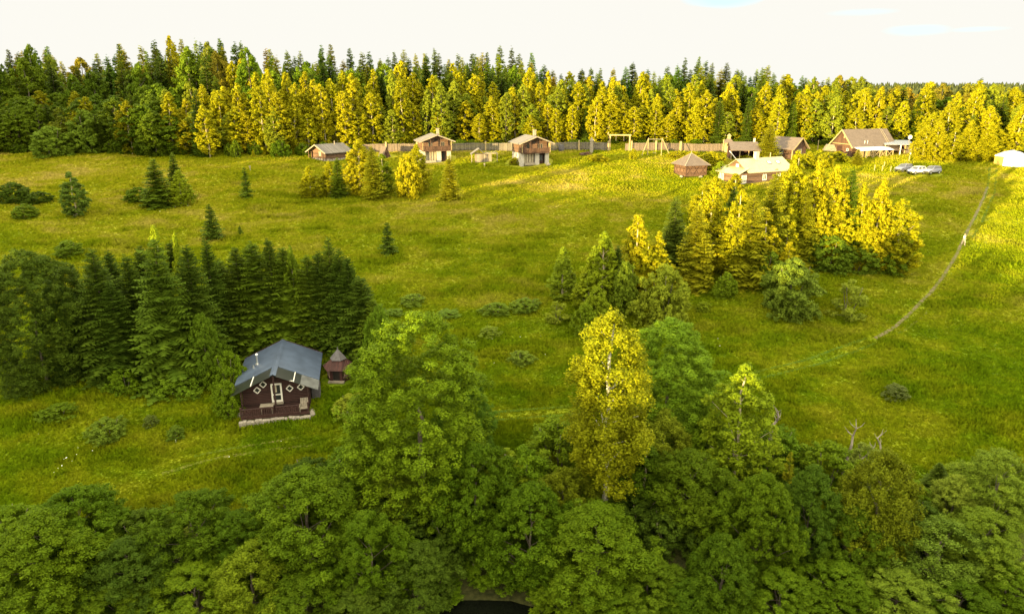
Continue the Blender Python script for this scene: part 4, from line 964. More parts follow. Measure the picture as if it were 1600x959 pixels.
def swing():
    a, b = ground(1008, 243), ground(1037, 244); t = empty('swing_frame', a, math.atan2(b[1] - a[1], b[0] - a[0])); d = math.hypot(b[0] - a[0], b[1] - a[1])
    tag(t, 'timber swing frame with leaning poles on the lit meadow right of the gateway', 'swing')
    for xx in (.6, d - .6):
        MB().tube([(xx, 0, 4.0), (xx, 0, -.2)], .10, 6).build('pole', TIMBER, t)
        MB().tube([(xx, 0, 3.9), (xx + (-1.6 if xx < 2 else 2.0), -.6, -.2)], .09, 6).build('pole', TIMBER, t)
    MB().tube([(.4, 0, 3.7), (d - .4, 0, 3.7)], .06, 6).build('beam', PLANK, t)
    for xx in (1.9, 2.4): MB().tube([(xx, 0, 3.7), (xx, 0, .6)], .02, 4).build('rope', PLANK, t)
    MB().box(2.15, 0, .58, .7, .25, .05).build('seat', PLANK, t)
swing()
def mound_post():
    x, y, z = ground(924, 239); t = empty('carved_post', (x, y, z)); tag(t, 'pale carved wooden post with pointed head before the fence, left of the gateway', 'post')
    MB().box(0, 0, 1.3, .7, .6, 3.0).build('shaft', PLANK, t); MB().add([(-.5, -.45, 2.8), (.5, -.45, 2.8), (.5, .45, 2.8), (-.5, .45, 2.8), (0, 0, 3.7)], [(0, 1, 4), (1, 2, 4), (2, 3, 4), (3, 0, 4), (3, 2, 1, 0)]).build('head', PLANK, t)
    x, y, z = ground(914, 243); t = empty('log_pile', (x, y, z), R(25)); tag(t, 'small heap of rough brown logs below the carved post', 'log pile'); m = MB(); rng = random.Random(8)
    for k in range(9): m.tube([(rng.uniform(-1.4, -.8), rng.uniform(-.6, .6), .15 + .14 * (k // 3)), (rng.uniform(.8, 1.6), rng.uniform(-.6, .6), .3 + .2 * (k // 3))], .14, 6)
    m.build('logs', BALCONY, t)
    x, y, z = ground(806, 255); t = empty('flower_bed', (x, y, z), R(10)); tag(t, 'plank-edged raised bed at the left side of the second two-storey cabin', 'raised bed')
    MB().box(0, 0, .25, 2.2, 1.2, .6).build('planks', BALCONY, t); m = MB(); m.box(0, 0, .57, 2.0, 1.0, .1); m.build('soil', SOIL, t)
    x, y, z = ground(877, 236.5); t = empty('barrel', (x, y, z)); tag(t, 'dark wooden barrel against the grey fence right of the second two-storey cabin', 'barrel')
    MB().tube([(0, 0, -.1), (0, 0, .4), (0, 0, 1.0), (0, 0, 1.5)], [.55, .7, .7, .55], 12).build('staves', CAPROOF, t); h = MB()
    for zz in (.25, 1.2): h.tube([(0, 0, zz), (0, 0, zz + .08)], .70, 12)
    h.build('hoop', DARKSHEET, t)
mound_post()
for i, (u, v) in enumerate(((1366, 267), (1378, 268), (1391, 269), (1381, 262), (1420, 252))):
    x, y, z = ground(u, v); t = MB().box(0, 0, .5, .14, .14, 1.3).add([(-.09, -.09, 1.15), (.09, -.09, 1.15), (.09, .09, 1.15), (-.09, .09, 1.15), (0, 0, 1.3)], [(0, 1, 4), (1, 2, 4), (2, 3, 4), (3, 0, 4)]).build('marker_post', TIMBER, None, loc=(x, y, z))
    tag(t, '%s pale marker post from the left in the lit grass beside the parked cars' % ['first', 'third', 'fourth', 'second', 'fifth'][i], 'post', 'marker posts by the cars')
for i, (u, v) in enumerate(((391, 266), (700, 285), (757, 262))):
    x, y, z = ground(u, v); t = MB().box(0, 0, .35, .14, .14, 1.1).box(0, -.02, .8, .4, .06, .25).build('wooden_stake', PLANK, None, loc=(x, y, z))
    tag(t, ['grey stake in the meadow left below the left log cabin', 'grey stake in the grass beside the single golden spruce', 'grey stake in the lawn before the little open shelter'][i], 'stake')

# ---- parked cars
def car(u, v, rz, paint, label, estate=True):
    x, y, z = ground(u, v); t = empty('parked_car', (x, y, z), rz, (.94, .94, 1.05)); FOOTPRINTS.append(((x, y), 2.2)); tag(t, label, 'car', 'cars parked on the meadow')
    # x runs forward; side profiles extruded across y
    def across(poly_lo, poly_hi, w0, w1):
        k = len(poly_lo); vs = [(a, -w0, b) for a, b in poly_lo] + [(a, -w1, b) for a, b in poly_hi] + [(a, w1, b) for a, b in poly_hi] + [(a, w0, b) for a, b in poly_lo]
        return vs
    prof = [(-2.1, .35), (-2.15, .75), (-2.05, 1.0), (.75, .98), (1.75, .88), (2.12, .70), (2.15, .35)]
    b = MB().prism(prof, -.86, .86); body = b.build('body', paint, t, smooth=False, bevel=.09)
    xt = -1.75 if estate else -1.0
    lo = [(-2.0, .97), (.85, .96)]; hi = [(xt, 1.48), (.05, 1.48)]
    g = MB(); v8 = [(-2.0, -.80, .97), (.85, -.80, .96), (.85, .80, .96), (-2.0, .80, .97), (xt, -.62, 1.47), (.05, -.62, 1.47), (.05, .62, 1.47), (xt, .62, 1.47)]
    g.add(v8, [(0, 1, 5, 4), (1, 2, 6, 5), (2, 3, 7, 6), (3, 0, 4, 7)]); g.build('windows', GLASS, t)
    rf = MB(); rf.slab([(xt - .05, -.66, 1.50), (.10, -.66, 1.50), (.10, .66, 1.50), (xt - .05, .66, 1.50)], .06)
    for s in (-1, 1):
        for (xa, xb) in ((-2.02, xt - .02), (-.75, -.70), (.88, .08)): rf.beam((xa, s * .815, .97), (xb, s * .64, 1.47), .09, .05)
    rf.build('roof', paint, t)
    for xx in (-1.35, 1.35):
        for s in (-1, 1):
            w = MB().tube([(xx, s * .70, .32), (xx, s * .90, .32)], .33, 16).build('wheel', RUBBER, t); MB().tube([(xx, s * .895, .32), (xx, s * .915, .32)], .2, 12).build('rim', METAL, w)
    for s in (-1, 1):
        MB().box(2.1, s * .62, .70, .1, .36, .16).build('headlight', METAL, t); MB().box(-2.12, s * .66, .82, .08, .24, .2).build('tail_light', REDWOOD, t); MB().box(.6, s * .95, 1.02, .14, .16, .12).build('mirror', paint, t)
    MB().box(2.13, 0, .48, .1, 1.5, .16).build('bumper', RUBBER, t)
def paintmat(n, c, metal): return plain(n, c, .3, .5, metal, .03, .5)
SILVER, CARWHITE, BLUEGREY = paintmat('silver_paint', (.20, .21, .27), .3), paintmat('white_car_paint', (.5, .5, .5), 0), paintmat('bluegrey_paint', (.13, .14, .19), .3)
car(1411, 268.0, R(207), BLUEGREY, 'blue-grey car parked farthest left of the three on the grass')
car(1431, 272.0, R(203), CARWHITE, 'white car parked in the middle of the three on the grass')
car(1455, 271.5, R(203), SILVER, 'silver car parked farthest right of the three on the grass')

# ---- the walker on the trail
def walker():
    x, y, z = ground(1504.5, 383.5); hd = R(196)
    def skin(name, pts, edges, mat, parent=None, root=0, sub=2):
        me = bpy.data.meshes.new(name); me.from_pydata([p[:3] for p in pts], edges, []); o = obj(name, me, parent, mat)
        md = o.modifiers.new('skin', 'SKIN'); md.use_smooth_shade = True
        for sv, p in zip(me.skin_vertices[0].data, pts): sv.radius = (p[3], p[4] if len(p) > 4 else p[3])
        me.skin_vertices[0].data[root].use_root = True
        s = o.modifiers.new('sub', 'SUBSURF'); s.levels = sub; s.render_levels = sub; return o
    SKINM = plain('skin', (.50, .30, .20), .6, .3, 0, .05); SHIRT = plain('pale_yellow_cloth', (.70, .62, .38), .85, .1, 0, .06); TROUS = plain('beige_trousers', (.50, .42, .28), .85, .1, 0, .06); HAIR = plain('fair_hair', (.35, .22, .10), .7, .2); SHOE = plain('white_shoes', (.6, .58, .54), .6, .3)
    t = empty('person', (x, y, z), hd); tag(t, 'person in pale yellow shirt and light trousers walking on the trail', 'person')
    # y is forward; pelvis first
    B = [(0, 0, .95, .12, .10), (0, .01, 1.12, .115, .09), (0, .02, 1.32, .135, .10), (0, .02, 1.46, .09, .075), (0, .03, 1.53, .052), (0, .04, 1.60, .075, .09), (0, .04, 1.70, .072, .09),
         (-.19, .02, 1.42, .052), (-.26, -.10, 1.18, .042), (-.25, .06, .98, .033), (-.245, .12, .93, .036, .022), (.19, .02, 1.42, .052), (.26, .10, 1.17, .042), (.25, .28, .99, .033), (.245, .34, .95, .036, .022),
         (-.10, 0, .88, .092), (-.11, .17, .50, .065), (-.11, .16, .09, .042), (-.11, .30, .04, .038, .03), (.10, 0, .88, .092), (.11, -.02, .50, .065), (.11, -.26, .12, .042), (.11, -.15, .03, .038, .03)]
    E = [(0, 1), (1, 2), (2, 3), (3, 4), (4, 5), (5, 6), (2, 7), (7, 8), (8, 9), (9, 10), (2, 11), (11, 12), (12, 13), (13, 14), (0, 15), (15, 16), (16, 17), (17, 18), (0, 19), (19, 20), (20, 21), (21, 22)]
    skin('body', B, E, SKINM, t)
    grow = lambda ids, k: [tuple(B[i][:3]) + tuple(r * k + .012 for r in (B[i][3:] if len(B[i]) > 4 else (B[i][3], B[i][3]))) for i in ids]
    skin('shirt', grow([0, 1, 2, 3, 7, 8, 11, 12], 1.08), [(0, 1), (1, 2), (2, 3), (2, 4), (4, 5), (2, 6), (6, 7)], SHIRT, t)
    skin('trousers', grow([0, 15, 16, 17, 19, 20, 21], 1.1), [(0, 1), (1, 2), (2, 3), (0, 4), (4, 5), (5, 6)], TROUS, t)
    skin('hair', [(0, .01, 1.66, .085, .085), (0, .02, 1.74, .078, .09)], [(0, 1)], HAIR, t)
    for i, j in ((17, 18), (21, 22)): skin('shoe', [tuple(B[i][:2]) + (B[j][2] + .01, .05), tuple(B[j][:3]) + (.05,)], [(0, 1)], SHOE, t)
walker()

# ---- dead snags at the edge of the lower meadow
def snag(u, vtop, y, h, label, seed):
    x, _, zt = at_depth(u, vtop, y); rng = random.Random(seed); t = empty('dead_tree', (x, y, zt - h)); tag(t, label, 'dead tree')
    m = MB(); pts = [(rng.uniform(-.08, .08) * i + .05 * i, rng.uniform(-.05, .05) * i, h * i / 6 - (.3 if i == 0 else 0)) for i in range(7)]; m.tube(pts, [.15, .13, .11, .09, .07, .045, .015], 7)
    m.build('trunk', DEADWOOD, t)
    for k in range(7):
        i = rng.randint(1, 5); p = Vector(pts[i]); a = rng.uniform(0, 6.28); l = rng.uniform(.3, .8); q = p + Vector((math.cos(a) * l * .6, math.sin(a) * l * .6, l * .5)); r = q + Vector((math.cos(a + .5) * l * .35, math.sin(a + .5) * l * .35, l * .45))
        MB().tube([p, q, r], [.035, .022, .008], 5).build('branch', DEADWOOD, t)
snag(1332, 654, 47, 4.4, 'bare broken snag with a sharp tip at the lower right meadow edge', 2)
snag(1352, 690, 47.5, 3.0, 'short dead branch stub between the two taller snags', 5)
snag(1375, 672, 47.2, 3.8, 'forked grey snag right of the sharp-tipped one', 9)
snag(1210, 634, 48, 2.6, 'thin dead stem poking up right of the slender aspen', 4)

# ---- white umbels in the grass
def flowers():
    rng = np.random.default_rng(9); P = []
    for (u, v, n, r) in ((108, 728, 26, .5), (100, 732, 18, .4), (278, 697, 12, .3), (150, 690, 14, 1.5), (560, 560, 20, 2), (420, 690, 10, 2), (255, 276, 30, 2.0), (290, 330, 24, 2.2), (60, 700, 14, 2), (640, 390, 20, 4), (1050, 560, 20, 3), (850, 535, 30, 3), (1385, 280, 16, 3)):
        x, y, _ = ground(u, v)
        for _ in range(max(2, n // 5)): a, b = x + rng.normal() * r, y + rng.normal() * r * 1.2; P.append((a, b, terr1(a, b) + rng.uniform(.35, .6)))
    P = np.array(P); n = np.tile([0, -.35, 1.0], (len(P), 1)) + rng.normal(size=(len(P), 3)) * .25
    tag(obj('wildflowers', np_mesh('wildflowers', leaf_faces(rng, P, n, np.full(len(P), .09), .9), quads(len(P)), rng.uniform(0, 1, len(P))), None, WHITE), kind='stuff')
flowers()
# ------------------------------------------------------------------ grass: nobody could count the tufts
def build_grass(seed=5, n=1300000):
    rng = np.random.default_rng(seed)
    d = 41 * np.exp(rng.uniform(0, 1, n) * math.log(235 / 41.)); a = rng.uniform(-R(51), R(51), n)
    x, y = d * np.sin(a), d * np.cos(a)
    ok = (y > 43) & (y < 186 - np.clip(-x - 40, 0, 60) * .28)
    for c, r in FOOTPRINTS: ok &= (np.hypot(x - c[0], y - c[1]) > r)
    x, y, d = x[ok], y[ok], d[ok]; pts = np.stack([x, y], 1)
    ok = np.ones(len(x), bool); hs = np.ones(len(x))
    ok &= ~near_mask(pts, TRAIL, .24)
    for ln, r, k in ((TRAIL, .6, .55), (TRACK, 1.0, .6), (ROAD, 1.0, .65), (LANEW, 1.1, .65)) + tuple((f, .35, .55) for f in FAINT):
        hs[near_mask(pts, ln, r)] *= k
    tall = np.zeros(len(x), bool)                     # knots of taller weeds
    for _ in range(230):
        dd = 45 * math.exp(rng.uniform(0, 1) * 1.3); aa = rng.uniform(-R(38), R(38)); ctr = np.array([dd * math.sin(aa), dd * math.cos(aa)])
        q = pts - ctr; tall |= ((q[:, 0] / rng.uniform(1.2, 4)) ** 2 + (q[:, 1] / rng.uniform(.6, 2)) ** 2) * rng.uniform(.6, 1.6, len(pts)) < 1
    hs[tall & (hs == 1)] *= 1.9; tall = tall[ok]
    x, y, d, hs = x[ok], y[ok], d[ok], hs[ok]; n = len(x); z = terr(x, y)
    patch = .5 + .5 * np.sin(x * .31 + 2 * np.sin(y * .17)) * np.sin(y * .23 - x * .11)
    h = (.13 + .0006 * d) * (.7 + .6 * patch) * rng.uniform(.6, 1.4, n) * hs; w = (.085 + .0017 * d) * rng.uniform(.6, 1.3, n)
    th = rng.uniform(0, 6.283, n); cx, sy = np.cos(th) * w, np.sin(th) * w
    lx, ly = rng.normal(0, .35, n) * h, rng.normal(0, .35, n) * h
    V = np.stack([np.stack([x - cx, y - sy, z - .04], 1), np.stack([x + cx, y + sy, z - .04], 1), np.stack([x + lx, y + ly, z + h], 1)], 1).reshape(-1, 3)
    var = .25 + .5 * rng.beta(2.2, 2.6, n); var[rng.uniform(0, 1, n) < .006] = 1.0; var[tall] *= .35
    tag(obj("grass", np_mesh("grass", V, np.arange(n * 3).reshape(-1, 3), var), None, GRASS), kind='stuff')
build_grass()
# ------------------------------------------------------------------ trees along the river, nearest the camera
FG = [  # kind, variant, name, u of top, v of top, width px, distance, colour, label
 ('maple',0,'maple_tree',55,800,215,37,C_MAPLE,'leafy maple filling the bottom left corner of the view'),
 ('maple',1,'maple_tree',112,764,180,40,C_MAPLE,'lower left maple whose round top stands clear before the grassy track'),
 ('alder',0,'alder_tree',290,770,165,39.5,C_ALDER,'dark alder in the gap between the two leafy maples at lower left'),
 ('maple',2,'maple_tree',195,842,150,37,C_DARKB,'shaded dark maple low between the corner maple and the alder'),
 ('maple',3,'maple_tree',470,733,225,40,C_MAPLE,'broad bright maple on the river bank, straight below the black cabin'),
 ('maple',1,'maple_tree',575,800,150,37.5,C_MAPLE,'low maple at the right shoulder of the broad bright maple'),
 ('willow',0,'willow_tree',385,850,140,36.5,(.085,.125,.005),'low willow at the bottom edge left of the broad bright maple'),
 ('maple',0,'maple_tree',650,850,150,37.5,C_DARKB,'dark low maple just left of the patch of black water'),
 ('alder',2,'alder_tree',648,490,262,47,(.088, .138, .004),'huge domed alder right of the cabin with evening light on its top'),
 ('maple',2,'maple_tree',742,692,155,43,C_MAPLE,'maple at the lower right foot of the huge domed alder'),
 ('maple',3,'maple_tree',830,756,170,40,C_MAPLE,'maple between the black water and the white-stemmed birch'),
 ('maple',0,'maple_tree',935,792,215,38.5,C_MAPLE,'wide bright maple directly in front of the white-stemmed birch'),
 ('maple',1,'maple_tree',1015,868,150,36.5,C_ALDER,'low maple at the bottom edge right of the wide bright maple'),
 ('maple',2,'maple_tree',895,886,130,36,C_MAPLE,'lowest maple overhanging the right side of the black water'),
 ('scrub',0,'riverside_bush',795,880,70,39.5,C_SCRUB,'small leafy bush leaning out above the patch of black water'),
 ('alder',0,'alder_tree',1085,705,150,43,C_ALDER,'alder right behind the wide bright maple, right of the birch stem'),
 ('alder',1,'alder_tree',1052,500,195,53,(0.099, 0.168, 0.007),'tall round alder standing behind the golden-topped birch'),
 ('birchnear',0,'birch_tree',957,489,178,45,(.152, .166, .004),'tall birch with white stem and golden sunlit top in mid foreground'),
 ('aspen',0,'ridge birch_tree',1165,569,118,46,C_ASPEN,'slender aspen with a small sunlit tip right of the tall birch'),
 ('maple',3,'maple_tree',1197,738,145,39.5,C_MAPLE,'bright maple below the slender aspen'),
 ('maple',0,'maple_tree',1275,728,125,40.5,(.046,.082,.005),'blue-green maple between the bright maple and the yellow-green willow'),
 ('willow',0,'willow_tree',1388,702,150,40.5,C_WILLOW,'yellow-green drooping willow at lower right, below the dead snags'),
 ('maple',1,'maple_tree',1310,870,150,36.5,C_MAPLE,'low maple at the bottom edge under the blue-green maple'),
 ('alder',2,'alder_tree',1135,838,140,36.5,C_ALDER,'low alder at the bottom edge left of the bright maple'),
 ('willow',1,'willow_tree',1478,815,165,38.5,(0.093, 0.138, 0.012),'grey-green willow right of the yellow-green willow'),
 ('alder',0,'alder_tree',1572,705,140,43,(0.120, 0.168, 0.012),'pale airy alder at the right edge of the view'),
 ('alder',1,'alder_tree',1500,742,100,43,(0.117, 0.162, 0.014),'thin pale alder with bare branches showing, right of the small dark spruce'),
 ('nearspruce',0,'spruce_tree',1470,722,62,46.5,C_SPRD,'small dark spruce at the meadow edge, lower right'),
 ('maple',2,'maple_tree',1580,872,140,36.5,C_MAPLE,'leafy maple filling the bottom right corner of the view'),
 ('youngspruce',0,'spruce_tree',1237,704,46,43.5,C_SPRY,'young yellow-green spruce poking up above the bright maple'),
 ('scrub',1,'riverside_bush',1300,690,110,47,C_SCRUB,'bush at the meadow edge left of the dead snags'),
 ('scrub',2,'riverside_bush',1358,695,90,47.5,(0.112, 0.150, 0.018),'greyish bush around the foot of the dead snags'),
 ('scrub',0,'riverside_bush',872,655,130,50,(0.123, 0.173, 0.006),'pale leafy bush left of the tall birch'),
 ('willow',0,'willow_tree',1040,640,120,48,(0.128, 0.162, 0.008),'olive willow just right of the white birch stem'),
 ('scrub',1,'riverside_bush',560,700,140,46.5,(0.075, 0.128, 0.006),'dark scrub at the lower left foot of the huge domed alder'),
 ('scrub',2,'riverside_bush',478,716,100,47,C_DARKB,'dark low scrub on the slope below the cabin terrace'),
 ('scrub',0,'riverside_bush',15,790,100,42,C_SCRUB,'low scrub at the left edge, just above the corner maple'),
 ('alder',2,'alder_tree',1112,648,95,48,(0.105, 0.173, 0.006),'slim alder between the tall round alder and the slender aspen'),
 ('scrub',1,'riverside_bush',1215,668,120,49,C_SCRUB,'rounded bush at the meadow edge right of the slender aspen'),
 ('alder',1,'alder_tree',725,585,110,51,(0.084, 0.150, 0.010),'darker alder crown tucked behind the right of the huge domed alder'),
 ('scrub',2,'riverside_bush',815,700,120,46,(0.099, 0.158, 0.005),'leafy bush in the gap between huge alder and tall birch'),
 ('scrub',0,'riverside_bush',1420,745,90,45,C_SCRUB,'bush between the yellow-green willow and the small dark spruce'),
 ('scrub',1,'riverside_bush',1530,730,90,48,(0.120, 0.173, 0.010),'pale bush on the meadow edge behind the thin pale alder'),
 ('alder',0,'alder_tree',1548,800,150,39,(.090, .135, .008),'grey-green alder between the pale alders and the bottom right corner'),
 ('maple',1,'maple_tree',298,876,175,36,C_MAPLE,'low maple at the bottom edge under the dark alder at lower left'),
 ('alder',1,'alder_tree',470,890,165,35.6,C_ALDER,'lowest alder at the bottom edge under the broad bright maple'),
 ('maple',3,'maple_tree',555,905,140,35.4,C_DARKB,'shaded low maple at the bottom edge left of the black water'),
 ('alder',0,'alder_tree',1410,884,165,36,(.098, .140, .010),'low alder at the bottom edge under the yellow-green willow'),
 ('maple',2,'maple_tree',1505,900,160,35.6,C_ALDER,'low maple at the bottom edge under the grey-green willow'),
 ('maple',0,'maple_tree',15,885,160,36,C_ALDER,'lowest maple at the bottom edge, far left'),
 ('alder',2,'alder_tree',180,905,150,35.5,C_ALDER,'lowest alder at the bottom edge between the left maples'),
 ('maple',1,'maple_tree',1225,885,150,35.8,C_MAPLE,'low maple at the bottom edge under the bright right maple'),
 ('alder',1,'alder_tree',1085,900,150,35.6,C_ALDER,'lowest alder at the bottom edge, right of the black water'),
 ('maple',0,'maple_tree',960,905,150,35.4,C_MAPLE,'lowest maple at the bottom edge under the wide bright maple'),
 ('aspen',0,'ridge birch_tree',790,700,95,45.5,C_ASPEN,'aspen filling the gap right of the maple under the domed alder'),
 ('willow',0,'willow_tree',880,730,110,43,C_WILLOW,'willow right before the left side of the tall birch'),
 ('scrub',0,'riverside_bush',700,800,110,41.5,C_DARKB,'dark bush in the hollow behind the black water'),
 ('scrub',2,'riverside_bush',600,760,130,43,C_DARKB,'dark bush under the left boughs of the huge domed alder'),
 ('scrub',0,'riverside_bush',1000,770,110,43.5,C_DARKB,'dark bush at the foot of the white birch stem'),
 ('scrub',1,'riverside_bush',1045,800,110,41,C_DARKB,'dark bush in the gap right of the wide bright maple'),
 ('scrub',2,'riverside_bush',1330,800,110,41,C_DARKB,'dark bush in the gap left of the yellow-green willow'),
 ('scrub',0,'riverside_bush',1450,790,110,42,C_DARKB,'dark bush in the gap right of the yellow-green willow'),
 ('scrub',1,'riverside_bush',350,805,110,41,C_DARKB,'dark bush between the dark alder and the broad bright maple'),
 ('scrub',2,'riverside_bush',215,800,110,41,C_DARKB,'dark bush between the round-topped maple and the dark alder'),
 ('alder',0,'alder_tree',365,800,130,39,C_ALDER,'dim alder left of the broad bright maple, over the dark bush'),
 ('willow',1,'willow_tree',610,730,120,43.5,(.085,.125,.005),'willow at the lower left foot of the huge domed alder'),
 ('aspen',1,'ridge birch_tree',1010,695,90,45,C_ALDER,'slim tree right of the white birch stem, below the olive willow'),
 ('maple',1,'maple_tree',1140,745,125,42,C_ALDER,'maple between the right alder and the bright maple'),
 ('maple',3,'maple_tree',1340,790,120,39,C_ALDER,'maple under the left side of the yellow-green willow'),
 ('scrub',0,'riverside_bush',755,866,95,40.3,C_SCRUB,'leafy bush on the bank just behind the black water'),
 ('scrub',1,'riverside_bush',690,900,80,39,C_SCRUB,'leafy bush at the left bank of the black water'),
 ('scrub',2,'riverside_bush',848,892,80,39,C_SCRUB,'leafy bush at the right bank of the black water'),
]
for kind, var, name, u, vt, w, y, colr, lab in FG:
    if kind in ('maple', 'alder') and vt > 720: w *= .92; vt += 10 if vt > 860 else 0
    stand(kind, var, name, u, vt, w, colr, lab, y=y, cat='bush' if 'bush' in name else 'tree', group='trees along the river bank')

# ------------------------------------------------------------------ the dark spruces behind the black cabin
G1 = 'spruces behind the black cabin'
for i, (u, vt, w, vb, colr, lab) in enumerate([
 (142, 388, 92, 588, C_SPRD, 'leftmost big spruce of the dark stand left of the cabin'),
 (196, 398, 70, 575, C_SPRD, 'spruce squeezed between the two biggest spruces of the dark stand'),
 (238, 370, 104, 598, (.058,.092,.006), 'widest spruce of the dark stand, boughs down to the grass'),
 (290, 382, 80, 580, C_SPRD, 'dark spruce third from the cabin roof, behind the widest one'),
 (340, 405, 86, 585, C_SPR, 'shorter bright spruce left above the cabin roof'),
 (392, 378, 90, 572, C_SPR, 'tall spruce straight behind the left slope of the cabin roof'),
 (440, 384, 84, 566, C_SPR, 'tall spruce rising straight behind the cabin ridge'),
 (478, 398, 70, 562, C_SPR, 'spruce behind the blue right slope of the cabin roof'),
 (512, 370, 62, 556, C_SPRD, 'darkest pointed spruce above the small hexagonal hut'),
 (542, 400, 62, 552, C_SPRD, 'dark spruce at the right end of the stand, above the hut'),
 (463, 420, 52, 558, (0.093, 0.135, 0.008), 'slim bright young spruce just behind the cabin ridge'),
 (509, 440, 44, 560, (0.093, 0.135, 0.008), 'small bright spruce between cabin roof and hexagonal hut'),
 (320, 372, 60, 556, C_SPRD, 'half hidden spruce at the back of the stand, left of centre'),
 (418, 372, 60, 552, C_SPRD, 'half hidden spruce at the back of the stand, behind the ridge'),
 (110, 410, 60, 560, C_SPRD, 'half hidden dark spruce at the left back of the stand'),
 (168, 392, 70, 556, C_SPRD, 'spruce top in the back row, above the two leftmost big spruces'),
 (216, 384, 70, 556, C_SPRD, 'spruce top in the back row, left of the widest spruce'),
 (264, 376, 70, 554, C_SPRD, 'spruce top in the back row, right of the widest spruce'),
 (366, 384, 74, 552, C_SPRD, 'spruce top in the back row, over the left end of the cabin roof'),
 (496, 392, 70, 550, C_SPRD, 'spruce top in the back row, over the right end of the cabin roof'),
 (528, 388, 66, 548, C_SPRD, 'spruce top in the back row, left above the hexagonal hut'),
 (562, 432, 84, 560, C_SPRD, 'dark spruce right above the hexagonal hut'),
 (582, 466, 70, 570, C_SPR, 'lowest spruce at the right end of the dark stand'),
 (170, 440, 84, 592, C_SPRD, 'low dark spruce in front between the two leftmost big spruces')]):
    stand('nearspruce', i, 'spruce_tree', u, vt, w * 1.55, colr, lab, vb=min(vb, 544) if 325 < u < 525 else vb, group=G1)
for i, (kind, name, u, vt, w, vb, colr, lab, cat) in enumerate([
 ('alder','alder_tree',30,390,165,602,(.040,.068,.005),'big dark alder at the left edge, level with the cabin','tree'),
 ('alder','alder_tree',82,440,80,592,(.036,.062,.005),'dark lower alder beside the leftmost big spruce','tree'),
 ('midbirch','birch_tree',240,352,46,560,C_ASPEN,'light birch top showing above the widest spruce','tree'),
 ('midbirch','birch_tree',272,366,40,556,C_ASPEN,'light birch top right of the one above the widest spruce','tree'),
 ('midbirch','birch_tree',452,384,40,546,(.075,.115,.005),'light leafy birch behind the spruces above the cabin ridge','tree'),
 ('alder','alder_tree',592,478,56,585,(0.083, 0.143, 0.007),'leafy young tree right of the hexagonal hut','tree'),
 ('scrub','bush',566,545,46,598,C_SCRUB,'leafy bush touching the right wall of the hexagonal hut','bush'),
 ('alder','alder_tree',312,490,70,598,(.060, .105, .005),'bright leafy tree in front of the spruces, left of the cabin','tree'),
 ('scrub','bush',352,548,60,612,C_SCRUB,'bright bush hugging the left side of the cabin','bush'),
 ('scrub','bush',352,594,54,650,C_SCRUB,'low bush at the front left corner of the cabin','bush'),
 ('scrub','bush',272,582,80,618,(0.112, 0.173, 0.008),'tall feathery weeds in a clump left of the cabin','bush'),
 ('scrub','bush',190,575,60,612,C_SCRUB,'low bush at the foot of the widest spruce','bush'),
 ('scrub','bush',165,652,70,682,(0.083, 0.128, 0.010),'flat grey-green bush on the slope left of the cabin','bush'),
 ('scrub','bush',234,648,30,664,(0.068, 0.093, 0.014),'tiny purplish bush right of the flat grey-green bush','bush'),
 ('scrub','bush',272,664,34,684,(0.083, 0.128, 0.010),'tiny bush on the grass between the cabin and the purplish bush','bush'),
 ('scrub','bush',548,615,66,646,(0.150, 0.180, 0.012),'yellowish bush growing round the boulder beside the cabin','bush'),
 ('scrub','bush',90,630,60,652,(0.075, 0.120, 0.006),'dark weedy bush on the slope at far left','bush'),
 ('bush','bush',18,284,52,316,C_DARKB,'dark wide bush at the left edge of the upper meadow','bush'),
 ('bush','bush',58,299,42,317,C_DARKB,'low dark bush right of the wide one at the left edge','bush'),
 ('bush','bush',36,318,44,340,C_BUSH,'light bush below the dark wide bush at the left edge','bush'),
 ('bush','bush',60,400,60,440,C_DARKB,'low dark bush above the big dark alder at left','bush'),
 ('bush','bush',105,375,50,400,(0.075, 0.120, 0.006),'low bush on the meadow above the leftmost big spruce','bush')]):
    stand(kind, i, name, u, vt, w, colr, lab, vb=vb, cat=cat, group='bushes and small trees round the cabin' if cat == 'bush' else None)

